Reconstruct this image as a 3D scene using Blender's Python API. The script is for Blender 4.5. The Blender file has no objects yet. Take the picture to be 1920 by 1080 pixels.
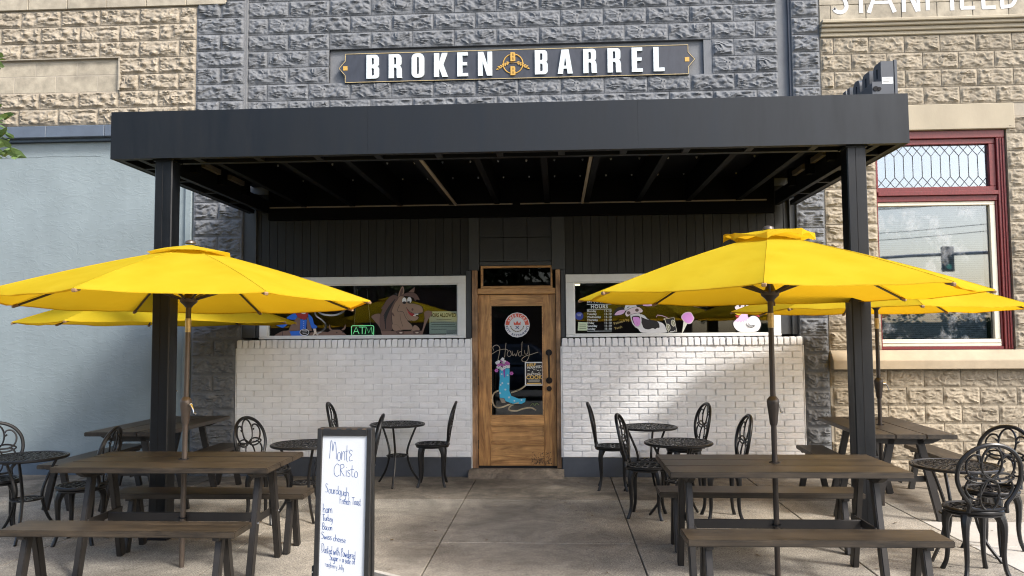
import bpy, bmesh, math, random
from mathutils import Vector, Matrix, noise
R = math.radians
random.seed(7)
scene = bpy.context.scene
COL = scene.collection

# ------------------------------------------------------------------ camera, world, sun, exposure
cam_d = bpy.data.cameras.new('camera')
cam_d.sensor_width = 36.0
cam_d.lens = 1480.0 / 1920.0 * 36.0
cam_d.clip_start = 0.05
cam_d.clip_end = 600
cam = bpy.data.objects.new('camera', cam_d)
COL.objects.link(cam)
_yaw, _pit, _rol = R(3.24), R(3.49), R(0.41)
_f = Vector((-math.sin(_yaw) * math.cos(_pit), math.cos(_yaw) * math.cos(_pit), math.sin(_pit)))
_r = Vector((math.cos(_yaw), math.sin(_yaw), 0))
_u = _r.cross(_f)
_c, _s = math.cos(_rol), math.sin(_rol)
_r2, _u2 = _r * _c - _u * _s, _r * _s + _u * _c
m = Matrix.Identity(4)
for i in range(3):
    m[i][0], m[i][1], m[i][2] = _r2[i], _u2[i], -_f[i]
m[0][3], m[1][3], m[2][3] = 0.0, -9.3, 1.62
cam.matrix_world = m
scene.camera = cam

TO_SUN = Vector((0.9, -0.62, 1.0)).normalized()
world = bpy.data.worlds.new('World')
scene.world = world
world.use_nodes = True
wn = world.node_tree.nodes
wl = world.node_tree.links
wn.clear()
sky = wn.new('ShaderNodeTexSky')
sky.sky_type = 'NISHITA'
sky.sun_disc = False
sky.sun_elevation = math.asin(TO_SUN.z)
sky.sun_rotation = math.atan2(TO_SUN.x, TO_SUN.y)
sky.air_density = 1.0
sky.dust_density = 3.2
sky.ozone_density = 1.0
bg = wn.new('ShaderNodeBackground')
bg.inputs['Strength'].default_value = 0.15
wo = wn.new('ShaderNodeOutputWorld')
wl.new(sky.outputs[0], bg.inputs[0])
wl.new(bg.outputs[0], wo.inputs[0])

sun_d = bpy.data.lights.new('sun', 'SUN')
sun_d.energy = 1.5
sun_d.angle = R(10.0)
sun_d.color = (1.0, 0.975, 0.945)
sun = bpy.data.objects.new('sun', sun_d)
sun.rotation_euler = TO_SUN.to_track_quat('Z', 'Y').to_euler()
sun.location = (6, -8, 12)
COL.objects.link(sun)

scene.view_settings.view_transform = 'Standard'
scene.view_settings.look = 'None'
scene.view_settings.exposure = 1.62
scene.view_settings.gamma = 1.0
scene.view_settings.use_curve_mapping = False
scene.render.engine = 'CYCLES'
scene.cycles.max_bounces = 8
scene.cycles.transparent_max_bounces = 12
scene.cycles.use_denoising = True
scene.cycles.filter_width = 1.1

# ------------------------------------------------------------------ helpers
def srgb(r, g, b):
    def f(x):
        x /= 255.0
        return x / 12.92 if x <= 0.04045 else ((x + 0.055) / 1.055) ** 2.4
    return (f(r), f(g), f(b))


class MB:
    """collects vertices and faces for one mesh object"""
    def __init__(self):
        self.v, self.f, self.mi = [], [], []

    def add(self, vs, fs, mi=0):
        o = len(self.v)
        self.v += [tuple(p) for p in vs]
        self.f += [tuple(i + o for i in q) for q in fs]
        self.mi += [mi] * len(fs)
        return self

    def box(self, x0, x1, y0, y1, z0, z1, mi=0):
        vs = [(x0, y0, z0), (x1, y0, z0), (x1, y1, z0), (x0, y1, z0), (x0, y0, z1), (x1, y0, z1), (x1, y1, z1), (x0, y1, z1)]
        return self.add(vs, [(0, 3, 2, 1), (4, 5, 6, 7), (0, 1, 5, 4), (1, 2, 6, 5), (2, 3, 7, 6), (3, 0, 4, 7)], mi)

    def bar(self, p, q, w, h, up=(0, 0, 1), mi=0):
        p, q = Vector(p), Vector(q)
        d = (q - p).normalized()
        s = d.cross(Vector(up))
        if s.length < 1e-5:
            s = d.cross(Vector((1, 0, 0)))
        s.normalize()
        u = s.cross(d)
        vs = []
        for c in (p, q):
            for a, b in ((-1, -1), (1, -1), (1, 1), (-1, 1)):
                vs.append(c + s * (a * w / 2) + u * (b * h / 2))
        return self.add(vs, [(0, 1, 2, 3), (7, 6, 5, 4), (0, 4, 5, 1), (1, 5, 6, 2), (2, 6, 7, 3), (3, 7, 4, 0)], mi)

    def tube(self, pts, r, n=8, closed=False, mi=0, flat=1.0, nrm=None):
        pts = [Vector(p) for p in pts]
        N = len(pts)
        rs = r if isinstance(r, (list, tuple)) else [r] * N
        T = []
        for i in range(N):
            a = pts[(i - 1) % N] if (closed or i > 0) else pts[i]
            b = pts[(i + 1) % N] if (closed or i < N - 1) else pts[i]
            d = (b - a)
            T.append(d.normalized() if d.length > 1e-9 else Vector((0, 0, 1)))
        up = Vector(nrm) if nrm else (Vector((0, 0, 1)) if abs(T[0].z) < 0.9 else Vector((1, 0, 0)))
        s = T[0].cross(up).normalized()
        vs = []
        for i in range(N):
            if nrm:
                s = T[i].cross(up)
                if s.length < 1e-6:
                    s = Vector((1, 0, 0))
                s.normalize()
            else:
                s = (s - T[i] * s.dot(T[i]))
                if s.length < 1e-6:
                    s = T[i].orthogonal()
                s.normalize()
            b = T[i].cross(s)
            for k in range(n):
                a = 2 * math.pi * k / n + math.pi / n
                vs.append(pts[i] + s * (math.cos(a) * rs[i]) + b * (math.sin(a) * rs[i] * flat))
        fs = []
        M = N if closed else N - 1
        for i in range(M):
            j = (i + 1) % N
            for k in range(n):
                l = (k + 1) % n
                fs.append((i * n + k, i * n + l, j * n + l, j * n + k))
        if not closed:
            fs.append(tuple(range(n - 1, -1, -1)))
            fs.append(tuple((N - 1) * n + k for k in range(n)))
        return self.add(vs, fs, mi)

    def lathe(self, prof, n=16, c=(0, 0, 0), mi=0):
        vs, fs = [], []
        for r_, z in prof:
            for k in range(n):
                a = 2 * math.pi * k / n
                vs.append((c[0] + r_ * math.cos(a), c[1] + r_ * math.sin(a), c[2] + z))
        for i in range(len(prof) - 1):
            for k in range(n):
                l = (k + 1) % n
                fs.append((i * n + k, i * n + l, (i + 1) * n + l, (i + 1) * n + k))
        fs.append(tuple(range(n - 1, -1, -1)))
        fs.append(tuple((len(prof) - 1) * n + k for k in range(n)))
        return self.add(vs, fs, mi)

    def prism(self, poly, y0, y1, mi=0):
        """poly in XZ, from y0 (front, towards the street) to y1"""
        n = len(poly)
        area = sum(poly[i][0] * poly[(i + 1) % n][1] - poly[(i + 1) % n][0] * poly[i][1] for i in range(n))
        if area < 0:
            poly = poly[::-1]
        vs = [(x, y0, z) for x, z in poly] + [(x, y1, z) for x, z in poly]
        fs = [tuple(range(n)), tuple(range(2 * n - 1, n - 1, -1))]
        for i in range(n):
            j = (i + 1) % n
            fs.append((i, i + n, j + n, j))
        return self.add(vs, fs, mi)

    def flat(self, poly, y, mi=0):
        n = len(poly)
        area = sum(poly[i][0] * poly[(i + 1) % n][1] - poly[(i + 1) % n][0] * poly[i][1] for i in range(n))
        if area < 0:
            poly = poly[::-1]
        return self.add([(x, y, z) for x, z in poly], [tuple(range(n))], mi)

    def mesh(self, name, mats, smooth=False, bevel=0.0, seg=1, angle=40):
        me = bpy.data.meshes.new(name)
        me.from_pydata(self.v, [], self.f)
        if not isinstance(mats, (list, tuple)):
            mats = [mats]
        for x in mats:
            me.materials.append(x)
        me.polygons.foreach_set('material_index', self.mi)
        if bevel > 0:
            bm = bmesh.new()
            bm.from_mesh(me)
            bm.normal_update()
            es = [e for e in bm.edges if len(e.link_faces) == 2 and e.calc_face_angle(0) > R(30)]
            bmesh.ops.bevel(bm, geom=es, offset=bevel, segments=seg, affect='EDGES', clamp_overlap=True)
            bm.to_mesh(me)
            bm.free()
        me.validate()
        if smooth:
            me.polygons.foreach_set('use_smooth', [True] * len(me.polygons))
            me.set_sharp_from_angle(angle=R(angle))
        me.update()
        return me

    def build(self, name, mats, parent=None, loc=(0, 0, 0), rz=0.0, **kw):
        return put(name, self.mesh(name, mats, **kw), parent, loc, rz)


def put(name, me, parent=None, loc=(0, 0, 0), rz=0.0):
    o = bpy.data.objects.new(name, me)
    COL.objects.link(o)
    o.location = loc
    o.rotation_euler = (0, 0, rz)
    if parent is not None:
        o.parent = parent
    return o


def tag(o, label, cat, group=None):
    o['label'] = label
    o['category'] = cat
    if group:
        o['group'] = group
    return o


def thing(name, label, cat, loc=(0, 0, 0), rz=0.0, group=None):
    o = bpy.data.objects.new(name, None)
    o.empty_display_size = 0.1
    COL.objects.link(o)
    o.location = loc
    o.rotation_euler = (0, 0, rz)
    return tag(o, label, cat, group)


def struct(o):
    o['kind'] = 'structure'
    return o


def stuff(o):
    o['kind'] = 'stuff'
    return o


def copy_tree(o, parent=None):
    c = o.copy()
    COL.objects.link(c)
    if parent is not None:
        c.parent = parent
    for ch in list(o.children):
        copy_tree(ch, c)
    return c


def textmesh(body, size=1.0, sx=1.0, bold=0.0, align='LEFT', spacing=1.0):
    cu = bpy.data.curves.new('lettering', 'FONT')
    cu.body = body
    cu.size = size
    cu.offset = bold
    cu.align_x = align
    cu.space_character = spacing
    cu.resolution_u = 3
    o = bpy.data.objects.new('lettering', cu)
    COL.objects.link(o)
    bpy.context.view_layer.update()
    me = bpy.data.meshes.new_from_object(o)
    vs = [(v.co.x * sx, v.co.y) for v in me.vertices]
    fs = [tuple(p.vertices) for p in me.polygons]
    bpy.data.objects.remove(o)
    bpy.data.curves.remove(cu)
    bpy.data.meshes.remove(me)
    return vs, fs


def add_text(mb, body, x, z, y, size, mi=0, rot=0.0, **kw):
    vs, fs = textmesh(body, size, **kw)
    c, s = math.cos(rot), math.sin(rot)
    mb.add([(x + a * c - b * s, y, z + a * s + b * c) for a, b in vs], fs, mi)


def polymesh(loops, depth):
    """loops: outlines and holes in XZ -> verts, faces of an extruded letter, front at y=0, back at y=depth"""
    cu = bpy.data.curves.new('letter', 'CURVE')
    cu.dimensions = '2D'
    cu.fill_mode = 'BOTH'
    cu.extrude = depth / 2
    for lp in loops:
        s = cu.splines.new('POLY')
        s.points.add(len(lp) - 1)
        for i, (x, z) in enumerate(lp):
            s.points[i].co = (x, z, 0, 1)
        s.use_cyclic_u = True
    o = bpy.data.objects.new('letter', cu)
    COL.objects.link(o)
    bpy.context.view_layer.update()
    me = bpy.data.meshes.new_from_object(o)
    vs = [(v.co.x, depth / 2 - v.co.z, v.co.y) for v in me.vertices]
    fs = [tuple(p.vertices) for p in me.polygons]
    bpy.data.objects.remove(o)
    bpy.data.curves.remove(cu)
    bpy.data.meshes.remove(me)
    return vs, fs


def arc(cx, cz, rx, rz, a0, a1, n=8):
    return [(cx + rx * math.cos(R(a0 + (a1 - a0) * i / n)), cz + rz * math.sin(R(a0 + (a1 - a0) * i / n))) for i in range(n + 1)]


def ell(cx, cz, rx, rz, n=20, rot=0):
    c, s = math.cos(R(rot)), math.sin(R(rot))
    out = []
    for i in range(n):
        a = 2 * math.pi * i / n
        x, z = rx * math.cos(a), rz * math.sin(a)
        out.append((cx + x * c - z * s, cz + x * s + z * c))
    return out


def catmull(pts, k=6, closed=False):
    P = [Vector(p) for p in pts]
    n = len(P)
    out = []
    for i in range(n if closed else n - 1):
        g = lambda j: P[j % n] if closed else P[max(0, min(n - 1, j))]
        p0, p1, p2, p3 = g(i - 1), g(i), g(i + 1), g(i + 2)
        for t in range(k):
            t = t / k
            out.append(0.5 * ((2 * p1) + (-p0 + p2) * t + (2 * p0 - 5 * p1 + 4 * p2 - p3) * t * t + (-p0 + 3 * p1 - 3 * p2 + p3) * t ** 3))
    if not closed:
        out.append(P[-1])
    return out


# ------------------------------------------------------------------ materials
def mat(name, col, rough=0.6, metal=0.0, vary=0.0, scale=8.0, bump=0.0, bscale=60.0, spec=0.5, col2=None, objvar=0.0, stretch=(1, 1, 1), detail=6.0, bdist=0.004, coat=0.0):
    m = bpy.data.materials.new(name)
    m.use_nodes = True
    nt = m.node_tree
    N, L = nt.nodes, nt.links
    b = N['Principled BSDF']
    b.inputs['Roughness'].default_value = rough
    b.inputs['Metallic'].default_value = metal
    b.inputs['Specular IOR Level'].default_value = spec
    b.inputs['Coat Weight'].default_value = coat
    if name == 'black canopy metal':
        b.inputs['Specular Tint'].default_value = (0.90, 0.95, 1.0, 1)
    b.inputs['Base Color'].default_value = (*col, 1)
    src = None
    if vary > 0 or bump > 0 or col2 or objvar > 0:
        tc = N.new('ShaderNodeNewGeometry')
        mp = N.new('ShaderNodeMapping')
        mp.inputs['Scale'].default_value = stretch
        L.new(tc.outputs['Position'], mp.inputs['Vector'])
    if vary > 0 or col2:
        nz = N.new('ShaderNodeTexNoise')
        nz.inputs['Scale'].default_value = scale
        nz.inputs['Detail'].default_value = detail
        nz.inputs['Roughness'].default_value = 0.62
        L.new(mp.outputs[0], nz.inputs['Vector'])
        rp = N.new('ShaderNodeValToRGB')
        rp.color_ramp.elements[0].position = 0.3
        rp.color_ramp.elements[1].position = 0.7
        a = tuple(max(0, c * (1 - vary)) for c in col)
        bb = col2 if col2 else tuple(min(1, c * (1 + vary)) for c in col)
        rp.color_ramp.elements[0].color = (*a, 1)
        rp.color_ramp.elements[1].color = (*bb, 1)
        L.new(nz.outputs['Fac'], rp.inputs['Fac'])
        src = rp.outputs['Color']
    if objvar > 0:
        oi = N.new('ShaderNodeObjectInfo')
        mr = N.new('ShaderNodeMapRange')
        mr.inputs['To Min'].default_value = 1 - objvar
        mr.inputs['To Max'].default_value = 1 + objvar
        L.new(oi.outputs['Random'], mr.inputs['Value'])
        hs = N.new('ShaderNodeHueSaturation')
        if src:
            L.new(src, hs.inputs['Color'])
        else:
            hs.inputs['Color'].default_value = (*col, 1)
        L.new(mr.outputs[0], hs.inputs['Value'])
        src = hs.outputs['Color']
    if src:
        L.new(src, b.inputs['Base Color'])
    if bump > 0:
        n2 = N.new('ShaderNodeTexNoise')
        n2.inputs['Scale'].default_value = bscale
        n2.inputs['Detail'].default_value = 5
        n2.inputs['Roughness'].default_value = 0.6
        L.new(mp.outputs[0], n2.inputs['Vector'])
        bp = N.new('ShaderNodeBump')
        bp.inputs['Strength'].default_value = bump
        bp.inputs['Distance'].default_value = bdist
        L.new(n2.outputs['Fac'], bp.inputs['Height'])
        L.new(bp.outputs[0], b.inputs['Normal'])
    return m


def glass_mat(name, tint=(0.75, 0.8, 0.78), refl=1.0, f0=1.5, dirt=0.0, mirror=0.0):
    m = bpy.data.materials.new(name)
    m.use_nodes = True
    nt = m.node_tree
    N, L = nt.nodes, nt.links
    N.clear()
    out = N.new('ShaderNodeOutputMaterial')
    tr = N.new('ShaderNodeBsdfTransparent')
    tr.inputs[0].default_value = (*tint, 1)
    gl = N.new('ShaderNodeBsdfGlossy')
    gl.inputs['Roughness'].default_value = 0.015
    gl.inputs['Color'].default_value = (refl * 0.94, refl * 0.96, refl, 1)
    fr = N.new('ShaderNodeFresnel')
    fr.inputs['IOR'].default_value = f0
    mx = N.new('ShaderNodeMixShader')
    if mirror:
        ad = N.new('ShaderNodeMath')
        ad.operation = 'ADD'
        ad.use_clamp = True
        ad.inputs[1].default_value = mirror
        L.new(fr.outputs[0], ad.inputs[0])
        L.new(ad.outputs[0], mx.inputs[0])
    else:
        L.new(fr.outputs[0], mx.inputs[0])
    L.new(tr.outputs[0], mx.inputs[1])
    L.new(gl.outputs[0], mx.inputs[2])
    last = mx
    if dirt > 0:
        geo = N.new('ShaderNodeNewGeometry')
        nz = N.new('ShaderNodeTexNoise')
        nz.inputs['Scale'].default_value = 2.6
        nz.inputs['Detail'].default_value = 9
        nz.inputs['Roughness'].default_value = 0.75
        L.new(geo.outputs['Position'], nz.inputs['Vector'])
        rp = N.new('ShaderNodeValToRGB')
        rp.color_ramp.elements[0].position = 0.51
        rp.color_ramp.elements[1].position = 0.70
        L.new(nz.outputs['Fac'], rp.inputs['Fac'])
        ml = N.new('ShaderNodeMath')
        ml.operation = 'MULTIPLY'
        ml.inputs[1].default_value = dirt
        L.new(rp.outputs['Color'], ml.inputs[0])
        df = N.new('ShaderNodeBsdfDiffuse')
        df.inputs[0].default_value = (0.75, 0.77, 0.78, 1)
        m2 = N.new('ShaderNodeMixShader')
        L.new(ml.outputs[0], m2.inputs[0])
        L.new(mx.outputs[0], m2.inputs[1])
        L.new(df.outputs[0], m2.inputs[2])
        last = m2
    L.new(last.outputs[0], out.inputs['Surface'])
    return m


def emis(name, col, st):
    m = bpy.data.materials.new(name)
    m.use_nodes = True
    b = m.node_tree.nodes['Principled BSDF']
    b.inputs['Base Color'].default_value = (*[c * 0.5 for c in col], 1)
    b.inputs['Emission Color'].default_value = (*col, 1)
    b.inputs['Emission Strength'].default_value = st
    return m


def wood_mat(name, dark, light, grain=(3, 3, 40), rough=0.5, axis='Z', bump=0.15, mottle=0.3, coord='Object', objvar=0.08):
    """streaky grain along one axis plus slow mottling"""
    m = bpy.data.materials.new(name)
    m.use_nodes = True
    nt = m.node_tree
    N, L = nt.nodes, nt.links
    b = N['Principled BSDF']
    b.inputs['Roughness'].default_value = rough
    tc = N.new('ShaderNodeTexCoord')
    mp = N.new('ShaderNodeMapping')
    sc = {'X': (1.5, 14, 14), 'Y': (14, 1.5, 14), 'Z': (14, 14, 1.5)}[axis]
    mp.inputs['Scale'].default_value = sc
    L.new(tc.outputs[coord], mp.inputs['Vector'])
    oi = N.new('ShaderNodeObjectInfo')
    off = N.new('ShaderNodeVectorMath')
    off.operation = 'ADD'
    cmb = N.new('ShaderNodeCombineXYZ')
    mu = N.new('ShaderNodeMath')
    mu.operation = 'MULTIPLY'
    mu.inputs[1].default_value = 37.0
    L.new(oi.outputs['Random'], mu.inputs[0])
    for k in range(3):
        L.new(mu.outputs[0], cmb.inputs[k])
    L.new(mp.outputs[0], off.inputs[0])
    L.new(cmb.outputs[0], off.inputs[1])
    nz = N.new('ShaderNodeTexNoise')
    nz.inputs['Scale'].default_value = 1.6
    nz.inputs['Detail'].default_value = 8
    nz.inputs['Roughness'].default_value = 0.65
    nz.inputs['Distortion'].default_value = 0.9
    L.new(off.outputs[0], nz.inputs['Vector'])
    rp = N.new('ShaderNodeValToRGB')
    rp.color_ramp.elements[0].position = 0.32
    rp.color_ramp.elements[1].position = 0.68
    rp.color_ramp.elements[0].color = (*dark, 1)
    rp.color_ramp.elements[1].color = (*light, 1)
    L.new(nz.outputs['Fac'], rp.inputs['Fac'])
    n3 = N.new('ShaderNodeTexNoise')
    n3.inputs['Scale'].default_value = 5.0
    n3.inputs['Detail'].default_value = 4
    L.new(tc.outputs[coord], n3.inputs['Vector'])
    mr = N.new('ShaderNodeMapRange')
    mr.inputs['From Min'].default_value = 0.3
    mr.inputs['From Max'].default_value = 0.7
    mr.inputs['To Min'].default_value = 1 - mottle
    mr.inputs['To Max'].default_value = 1 + mottle
    L.new(n3.outputs['Fac'], mr.inputs['Value'])
    hs = N.new('ShaderNodeHueSaturation')
    L.new(rp.outputs['Color'], hs.inputs['Color'])
    mo = N.new('ShaderNodeMapRange')
    mo.inputs['To Min'].default_value = 1 - objvar
    mo.inputs['To Max'].default_value = 1 + objvar
    L.new(oi.outputs['Random'], mo.inputs['Value'])
    mm = N.new('ShaderNodeMath')
    mm.operation = 'MULTIPLY'
    L.new(mr.outputs[0], mm.inputs[0])
    L.new(mo.outputs[0], mm.inputs[1])
    L.new(mm.outputs[0], hs.inputs['Value'])
    L.new(hs.outputs['Color'], b.inputs['Base Color'])
    bp = N.new('ShaderNodeBump')
    bp.inputs['Strength'].default_value = bump
    bp.inputs['Distance'].default_value = 0.003
    L.new(nz.outputs['Fac'], bp.inputs['Height'])
    L.new(bp.outputs[0], b.inputs['Normal'])
    return m


def stone_mat(name, col, vary, objvar, speck=0.25, dirt=0.35, dirtcol=None):
    """painted or bare rock-faced block: mottling, fine pits, grime gathered by a cloud texture"""
    m = mat(name, col, rough=0.85, vary=vary, scale=5.0, bump=0.55, bscale=55, objvar=objvar, spec=0.25, bdist=0.006)
    nt = m.node_tree
    N, L = nt.nodes, nt.links
    b = N['Principled BSDF']
    src = b.inputs['Base Color'].links[0].from_socket
    geo = N.new('ShaderNodeNewGeometry')
    n1 = N.new('ShaderNodeTexNoise')
    n1.inputs['Scale'].default_value = 38
    n1.inputs['Detail'].default_value = 6
    n1.inputs['Roughness'].default_value = 0.7
    L.new(geo.outputs['Position'], n1.inputs['Vector'])
    rp = N.new('ShaderNodeValToRGB')
    rp.color_ramp.elements[0].position = 0.36
    rp.color_ramp.elements[1].position = 0.52
    dc = dirtcol if dirtcol else tuple(c * 0.55 for c in col)
    L.new(n1.outputs['Fac'], rp.inputs['Fac'])
    mx = N.new('ShaderNodeMixRGB')
    mx.inputs['Color2'].default_value = (*dc, 1)
    sub = N.new('ShaderNodeMath')
    sub.operation = 'MULTIPLY_ADD'
    sub.inputs[1].default_value = -dirt
    sub.inputs[2].default_value = dirt
    L.new(rp.outputs['Color'], sub.inputs[0])
    L.new(sub.outputs[0], mx.inputs['Fac'])
    L.new(src, mx.inputs['Color1'])
    L.new(mx.outputs[0], b.inputs['Base Color'])
    return m


M = {}
M['grey_block'] = stone_mat('painted grey block', (0.140, 0.146, 0.153), 0.12, 0.05, dirt=0.3)
M['grey_mortar'] = mat('painted grey joint', (0.140, 0.146, 0.153), 0.85, vary=0.12, scale=6, bump=0.3)
M['tan_block'] = stone_mat('tan rock-faced block', (0.285, 0.247, 0.190), 0.16, 0.07, dirt=0.55, dirtcol=(0.19, 0.15, 0.10))
M['tan_mortar'] = mat('tan mortar', (0.30, 0.266, 0.21), 0.9, vary=0.15, scale=9, bump=0.3)
M['stone_block'] = stone_mat('buff rock-faced stone', (0.27, 0.234, 0.176), 0.2, 0.10, dirt=0.6, dirtcol=(0.16, 0.125, 0.085))
M['smooth_stone'] = mat('smooth weathered block', (0.30, 0.265, 0.20), 0.88, vary=0.28, scale=7, bump=0.35, bscale=70, objvar=0.10)
M['cream_stone'] = mat('cream dressed stone', (0.33, 0.285, 0.205), 0.85, vary=0.10, scale=3, bump=0.25, bscale=80, stretch=(1, 1, 0.4))
M['sill_stone'] = mat('tan dressed stone sill', (0.33, 0.27, 0.185), 0.85, vary=0.12, scale=5, bump=0.2, bscale=90)
M['brick'] = mat('white painted brick', (0.77, 0.77, 0.765), 0.55, vary=0.06, scale=6, bump=0.5, bscale=45, objvar=0.035, bdist=0.005)
M['brick_joint'] = mat('white painted joint', (0.68, 0.68, 0.68), 0.6, vary=0.12, scale=16, bump=0.4, bscale=80)
M['base_paint'] = mat('dark grey painted base', (0.055, 0.063, 0.078), 0.6, vary=0.12, scale=7, bump=0.35, bscale=25)
M['siding'] = mat('charcoal painted board', (0.027, 0.028, 0.027), 0.65, vary=0.15, scale=20, bump=0.35, bscale=30, stretch=(4, 4, 0.3), objvar=0.12, spec=0.3)
M['trim_dark'] = mat('charcoal trim', (0.042, 0.046, 0.048), 0.55, vary=0.1, scale=8, bump=0.1)
M['white_trim'] = mat('white window trim', (0.66, 0.66, 0.63), 0.5, vary=0.06, scale=9, bump=0.15, bscale=40)
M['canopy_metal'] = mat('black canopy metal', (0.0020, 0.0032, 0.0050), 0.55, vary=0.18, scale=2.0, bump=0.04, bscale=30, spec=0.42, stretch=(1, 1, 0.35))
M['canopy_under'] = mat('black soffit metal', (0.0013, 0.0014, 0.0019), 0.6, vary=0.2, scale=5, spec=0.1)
M['post_metal'] = mat('black steel post', (0.0030, 0.0040, 0.0056), 0.40, vary=0.25, scale=14, bump=0.05, bscale=60, spec=0.35)
M['rim_metal'] = mat('black rim metal', (0.0035, 0.0038, 0.0045), 0.5, vary=0.2, scale=9, spec=0.2)
M['strip'] = mat('pale light strip', (0.24, 0.20, 0.15), 0.5)
M['strip_dim'] = mat('dim light strip', (0.10, 0.085, 0.065), 0.5)
M['bolt'] = mat('bolt', (0.45, 0.45, 0.45), 0.3, metal=0.8)


def streaks(m, lo, hi):
    N, L = m.node_tree.nodes, m.node_tree.links
    geo = N.new('ShaderNodeNewGeometry')
    mp = N.new('ShaderNodeMapping')
    mp.inputs['Scale'].default_value = (5, 5, 0.7)
    L.new(geo.outputs['Position'], mp.inputs['Vector'])
    nz = N.new('ShaderNodeTexNoise')
    nz.inputs['Scale'].default_value = 1.6
    nz.inputs['Detail'].default_value = 8
    nz.inputs['Roughness'].default_value = 0.72
    L.new(mp.outputs[0], nz.inputs['Vector'])
    r = N.new('ShaderNodeMapRange')
    r.inputs['From Min'].default_value = 0.3
    r.inputs['From Max'].default_value = 0.7
    r.inputs['To Min'].default_value = lo
    r.inputs['To Max'].default_value = hi
    L.new(nz.outputs['Fac'], r.inputs['Value'])
    L.new(r.outputs[0], N['Principled BSDF'].inputs['Roughness'])


streaks(M['canopy_metal'], 0.46, 0.66)
streaks(M['post_metal'], 0.30, 0.60)
M['plaster'] = None
M['coping'] = mat('slate blue painted coping', (0.075, 0.095, 0.125), 0.6, vary=0.12, scale=6, bump=0.2, objvar=0.08)
M['blue_base'] = mat('dark blue painted base', (0.060, 0.085, 0.115), 0.65, vary=0.15, scale=6, bump=0.3)
M['interior'] = mat('dark interior wall', (0.030, 0.026, 0.022), 0.9, vary=0.3, scale=2)
M['red_paint'] = mat('oxblood painted wood', (0.125, 0.011, 0.011), 0.42, vary=0.30, scale=22, bump=0.3, bscale=50, stretch=(3, 3, 1))
M['cream_paint'] = mat('cream painted sash', (0.60, 0.55, 0.43), 0.5, vary=0.06, scale=10, bump=0.1)
M['lead'] = mat('lead came', (0.06, 0.065, 0.07), 0.45, metal=0.4)
M['blind'] = mat('white blind slat', (0.74, 0.75, 0.78), 0.6)
M['sign_black'] = mat('charcoal sign face', (0.030, 0.033, 0.042), 0.5, vary=0.22, scale=9, bump=0.05, stretch=(2, 2, 0.7))
M['sign_white'] = mat('white letter', (0.56, 0.61, 0.61), 0.45, vary=0.04, scale=12)
M['gold'] = mat('gold paint', (0.48, 0.28, 0.05), 0.45, vary=0.08, scale=20)
M['gold_pale'] = mat('pale gold edge', (0.42, 0.32, 0.15), 0.45)
M['white_paint'] = mat('flaking white paint', (0.56, 0.56, 0.55), 0.8, vary=0.12, scale=25, bump=0.3)
M['letter_metal'] = mat('dark grey letter metal', (0.045, 0.052, 0.062), 0.45, vary=0.1, scale=9)
M['void'] = mat('black recess', (0.005, 0.005, 0.006), 0.9)
M['iron'] = mat('black cast aluminium', (0.0065, 0.0065, 0.007), 0.36, vary=0.25, scale=30, bump=0.12, bscale=90, spec=0.42)
M['table_wood'] = wood_mat('brown composite plank', (0.0095, 0.0072, 0.0050), (0.050, 0.037, 0.0235), axis='X', rough=0.45, mottle=0.36, bump=0.12)
M['table_frame'] = mat('dark bronze frame', (0.0135, 0.0115, 0.010), 0.5, vary=0.2, scale=14, bump=0.06, bscale=60)
M['pole_brown'] = mat('bronze umbrella pole', (0.085, 0.066, 0.052), 0.38, metal=0.35, vary=0.12, scale=20)
M['pole_dark'] = mat('dark umbrella pole', (0.030, 0.022, 0.016), 0.4, vary=0.1, scale=20)
M['pole_shaded'] = mat('shaded bronze umbrella pole', (0.036, 0.028, 0.023), 0.38, metal=0.2, vary=0.12, scale=20)  # darker copy of the bronze pole, shade put into its colour
M['brass'] = mat('worn brass sleeve', (0.42, 0.33, 0.17), 0.35, metal=0.7, vary=0.2, scale=40)
M['chrome'] = mat('chrome crank', (0.75, 0.74, 0.72), 0.18, metal=1.0)
M['board_frame'] = mat('black painted board frame', (0.010, 0.010, 0.010), 0.45, vary=0.3, scale=25, bump=0.15)
M['whiteboard'] = mat('white marker board', (0.46, 0.485, 0.505), 0.3, vary=0.015, scale=6)
M['marker'] = mat('blue marker ink', (0.026, 0.065, 0.20), 0.6)
M['worn_wood'] = mat('worn bare wood', (0.22, 0.13, 0.06), 0.7, vary=0.3, scale=30)
M['door_v'] = wood_mat('stained door wood, upright', (0.19, 0.082, 0.026), (0.60, 0.325, 0.115), axis='Z', rough=0.42, mottle=0.2)
M['door_h'] = wood_mat('stained door wood, level', (0.22, 0.10, 0.034), (0.62, 0.35, 0.13), axis='X', rough=0.42, mottle=0.2)
M['jamb'] = wood_mat('worn door casing', (0.14, 0.066, 0.028), (0.45, 0.27, 0.135), axis='Z', rough=0.6, mottle=0.5)
M['handle'] = mat('oil-rubbed handle', (0.018, 0.014, 0.012), 0.35, metal=0.5)
M['tin'] = mat('charcoal pressed tin', (0.030, 0.032, 0.033), 0.38, vary=0.12, scale=8, spec=0.6)
M['glass'] = glass_mat('window glass', (0.84, 0.88, 0.86), 1.0, 1.65)
M['glass_door'] = glass_mat('door glass', (0.6, 0.64, 0.62), 1.0, 1.55)
M['glass_dull'] = glass_mat('dull transom glass', (0.5, 0.5, 0.5), 1.0, 1.33)
M['glass_sky'] = glass_mat('old window glass', (0.6, 0.65, 0.67), 0.8, 1.5, dirt=0.36, mirror=0.14)
M['glass_lead'] = glass_mat('bevelled glass', (0.6, 0.68, 0.7), 1.0, 1.5, mirror=0.18)
M['asphalt'] = mat('asphalt', (0.085, 0.083, 0.08), 0.9, vary=0.2, scale=30, bump=0.4, bscale=90)
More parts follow.
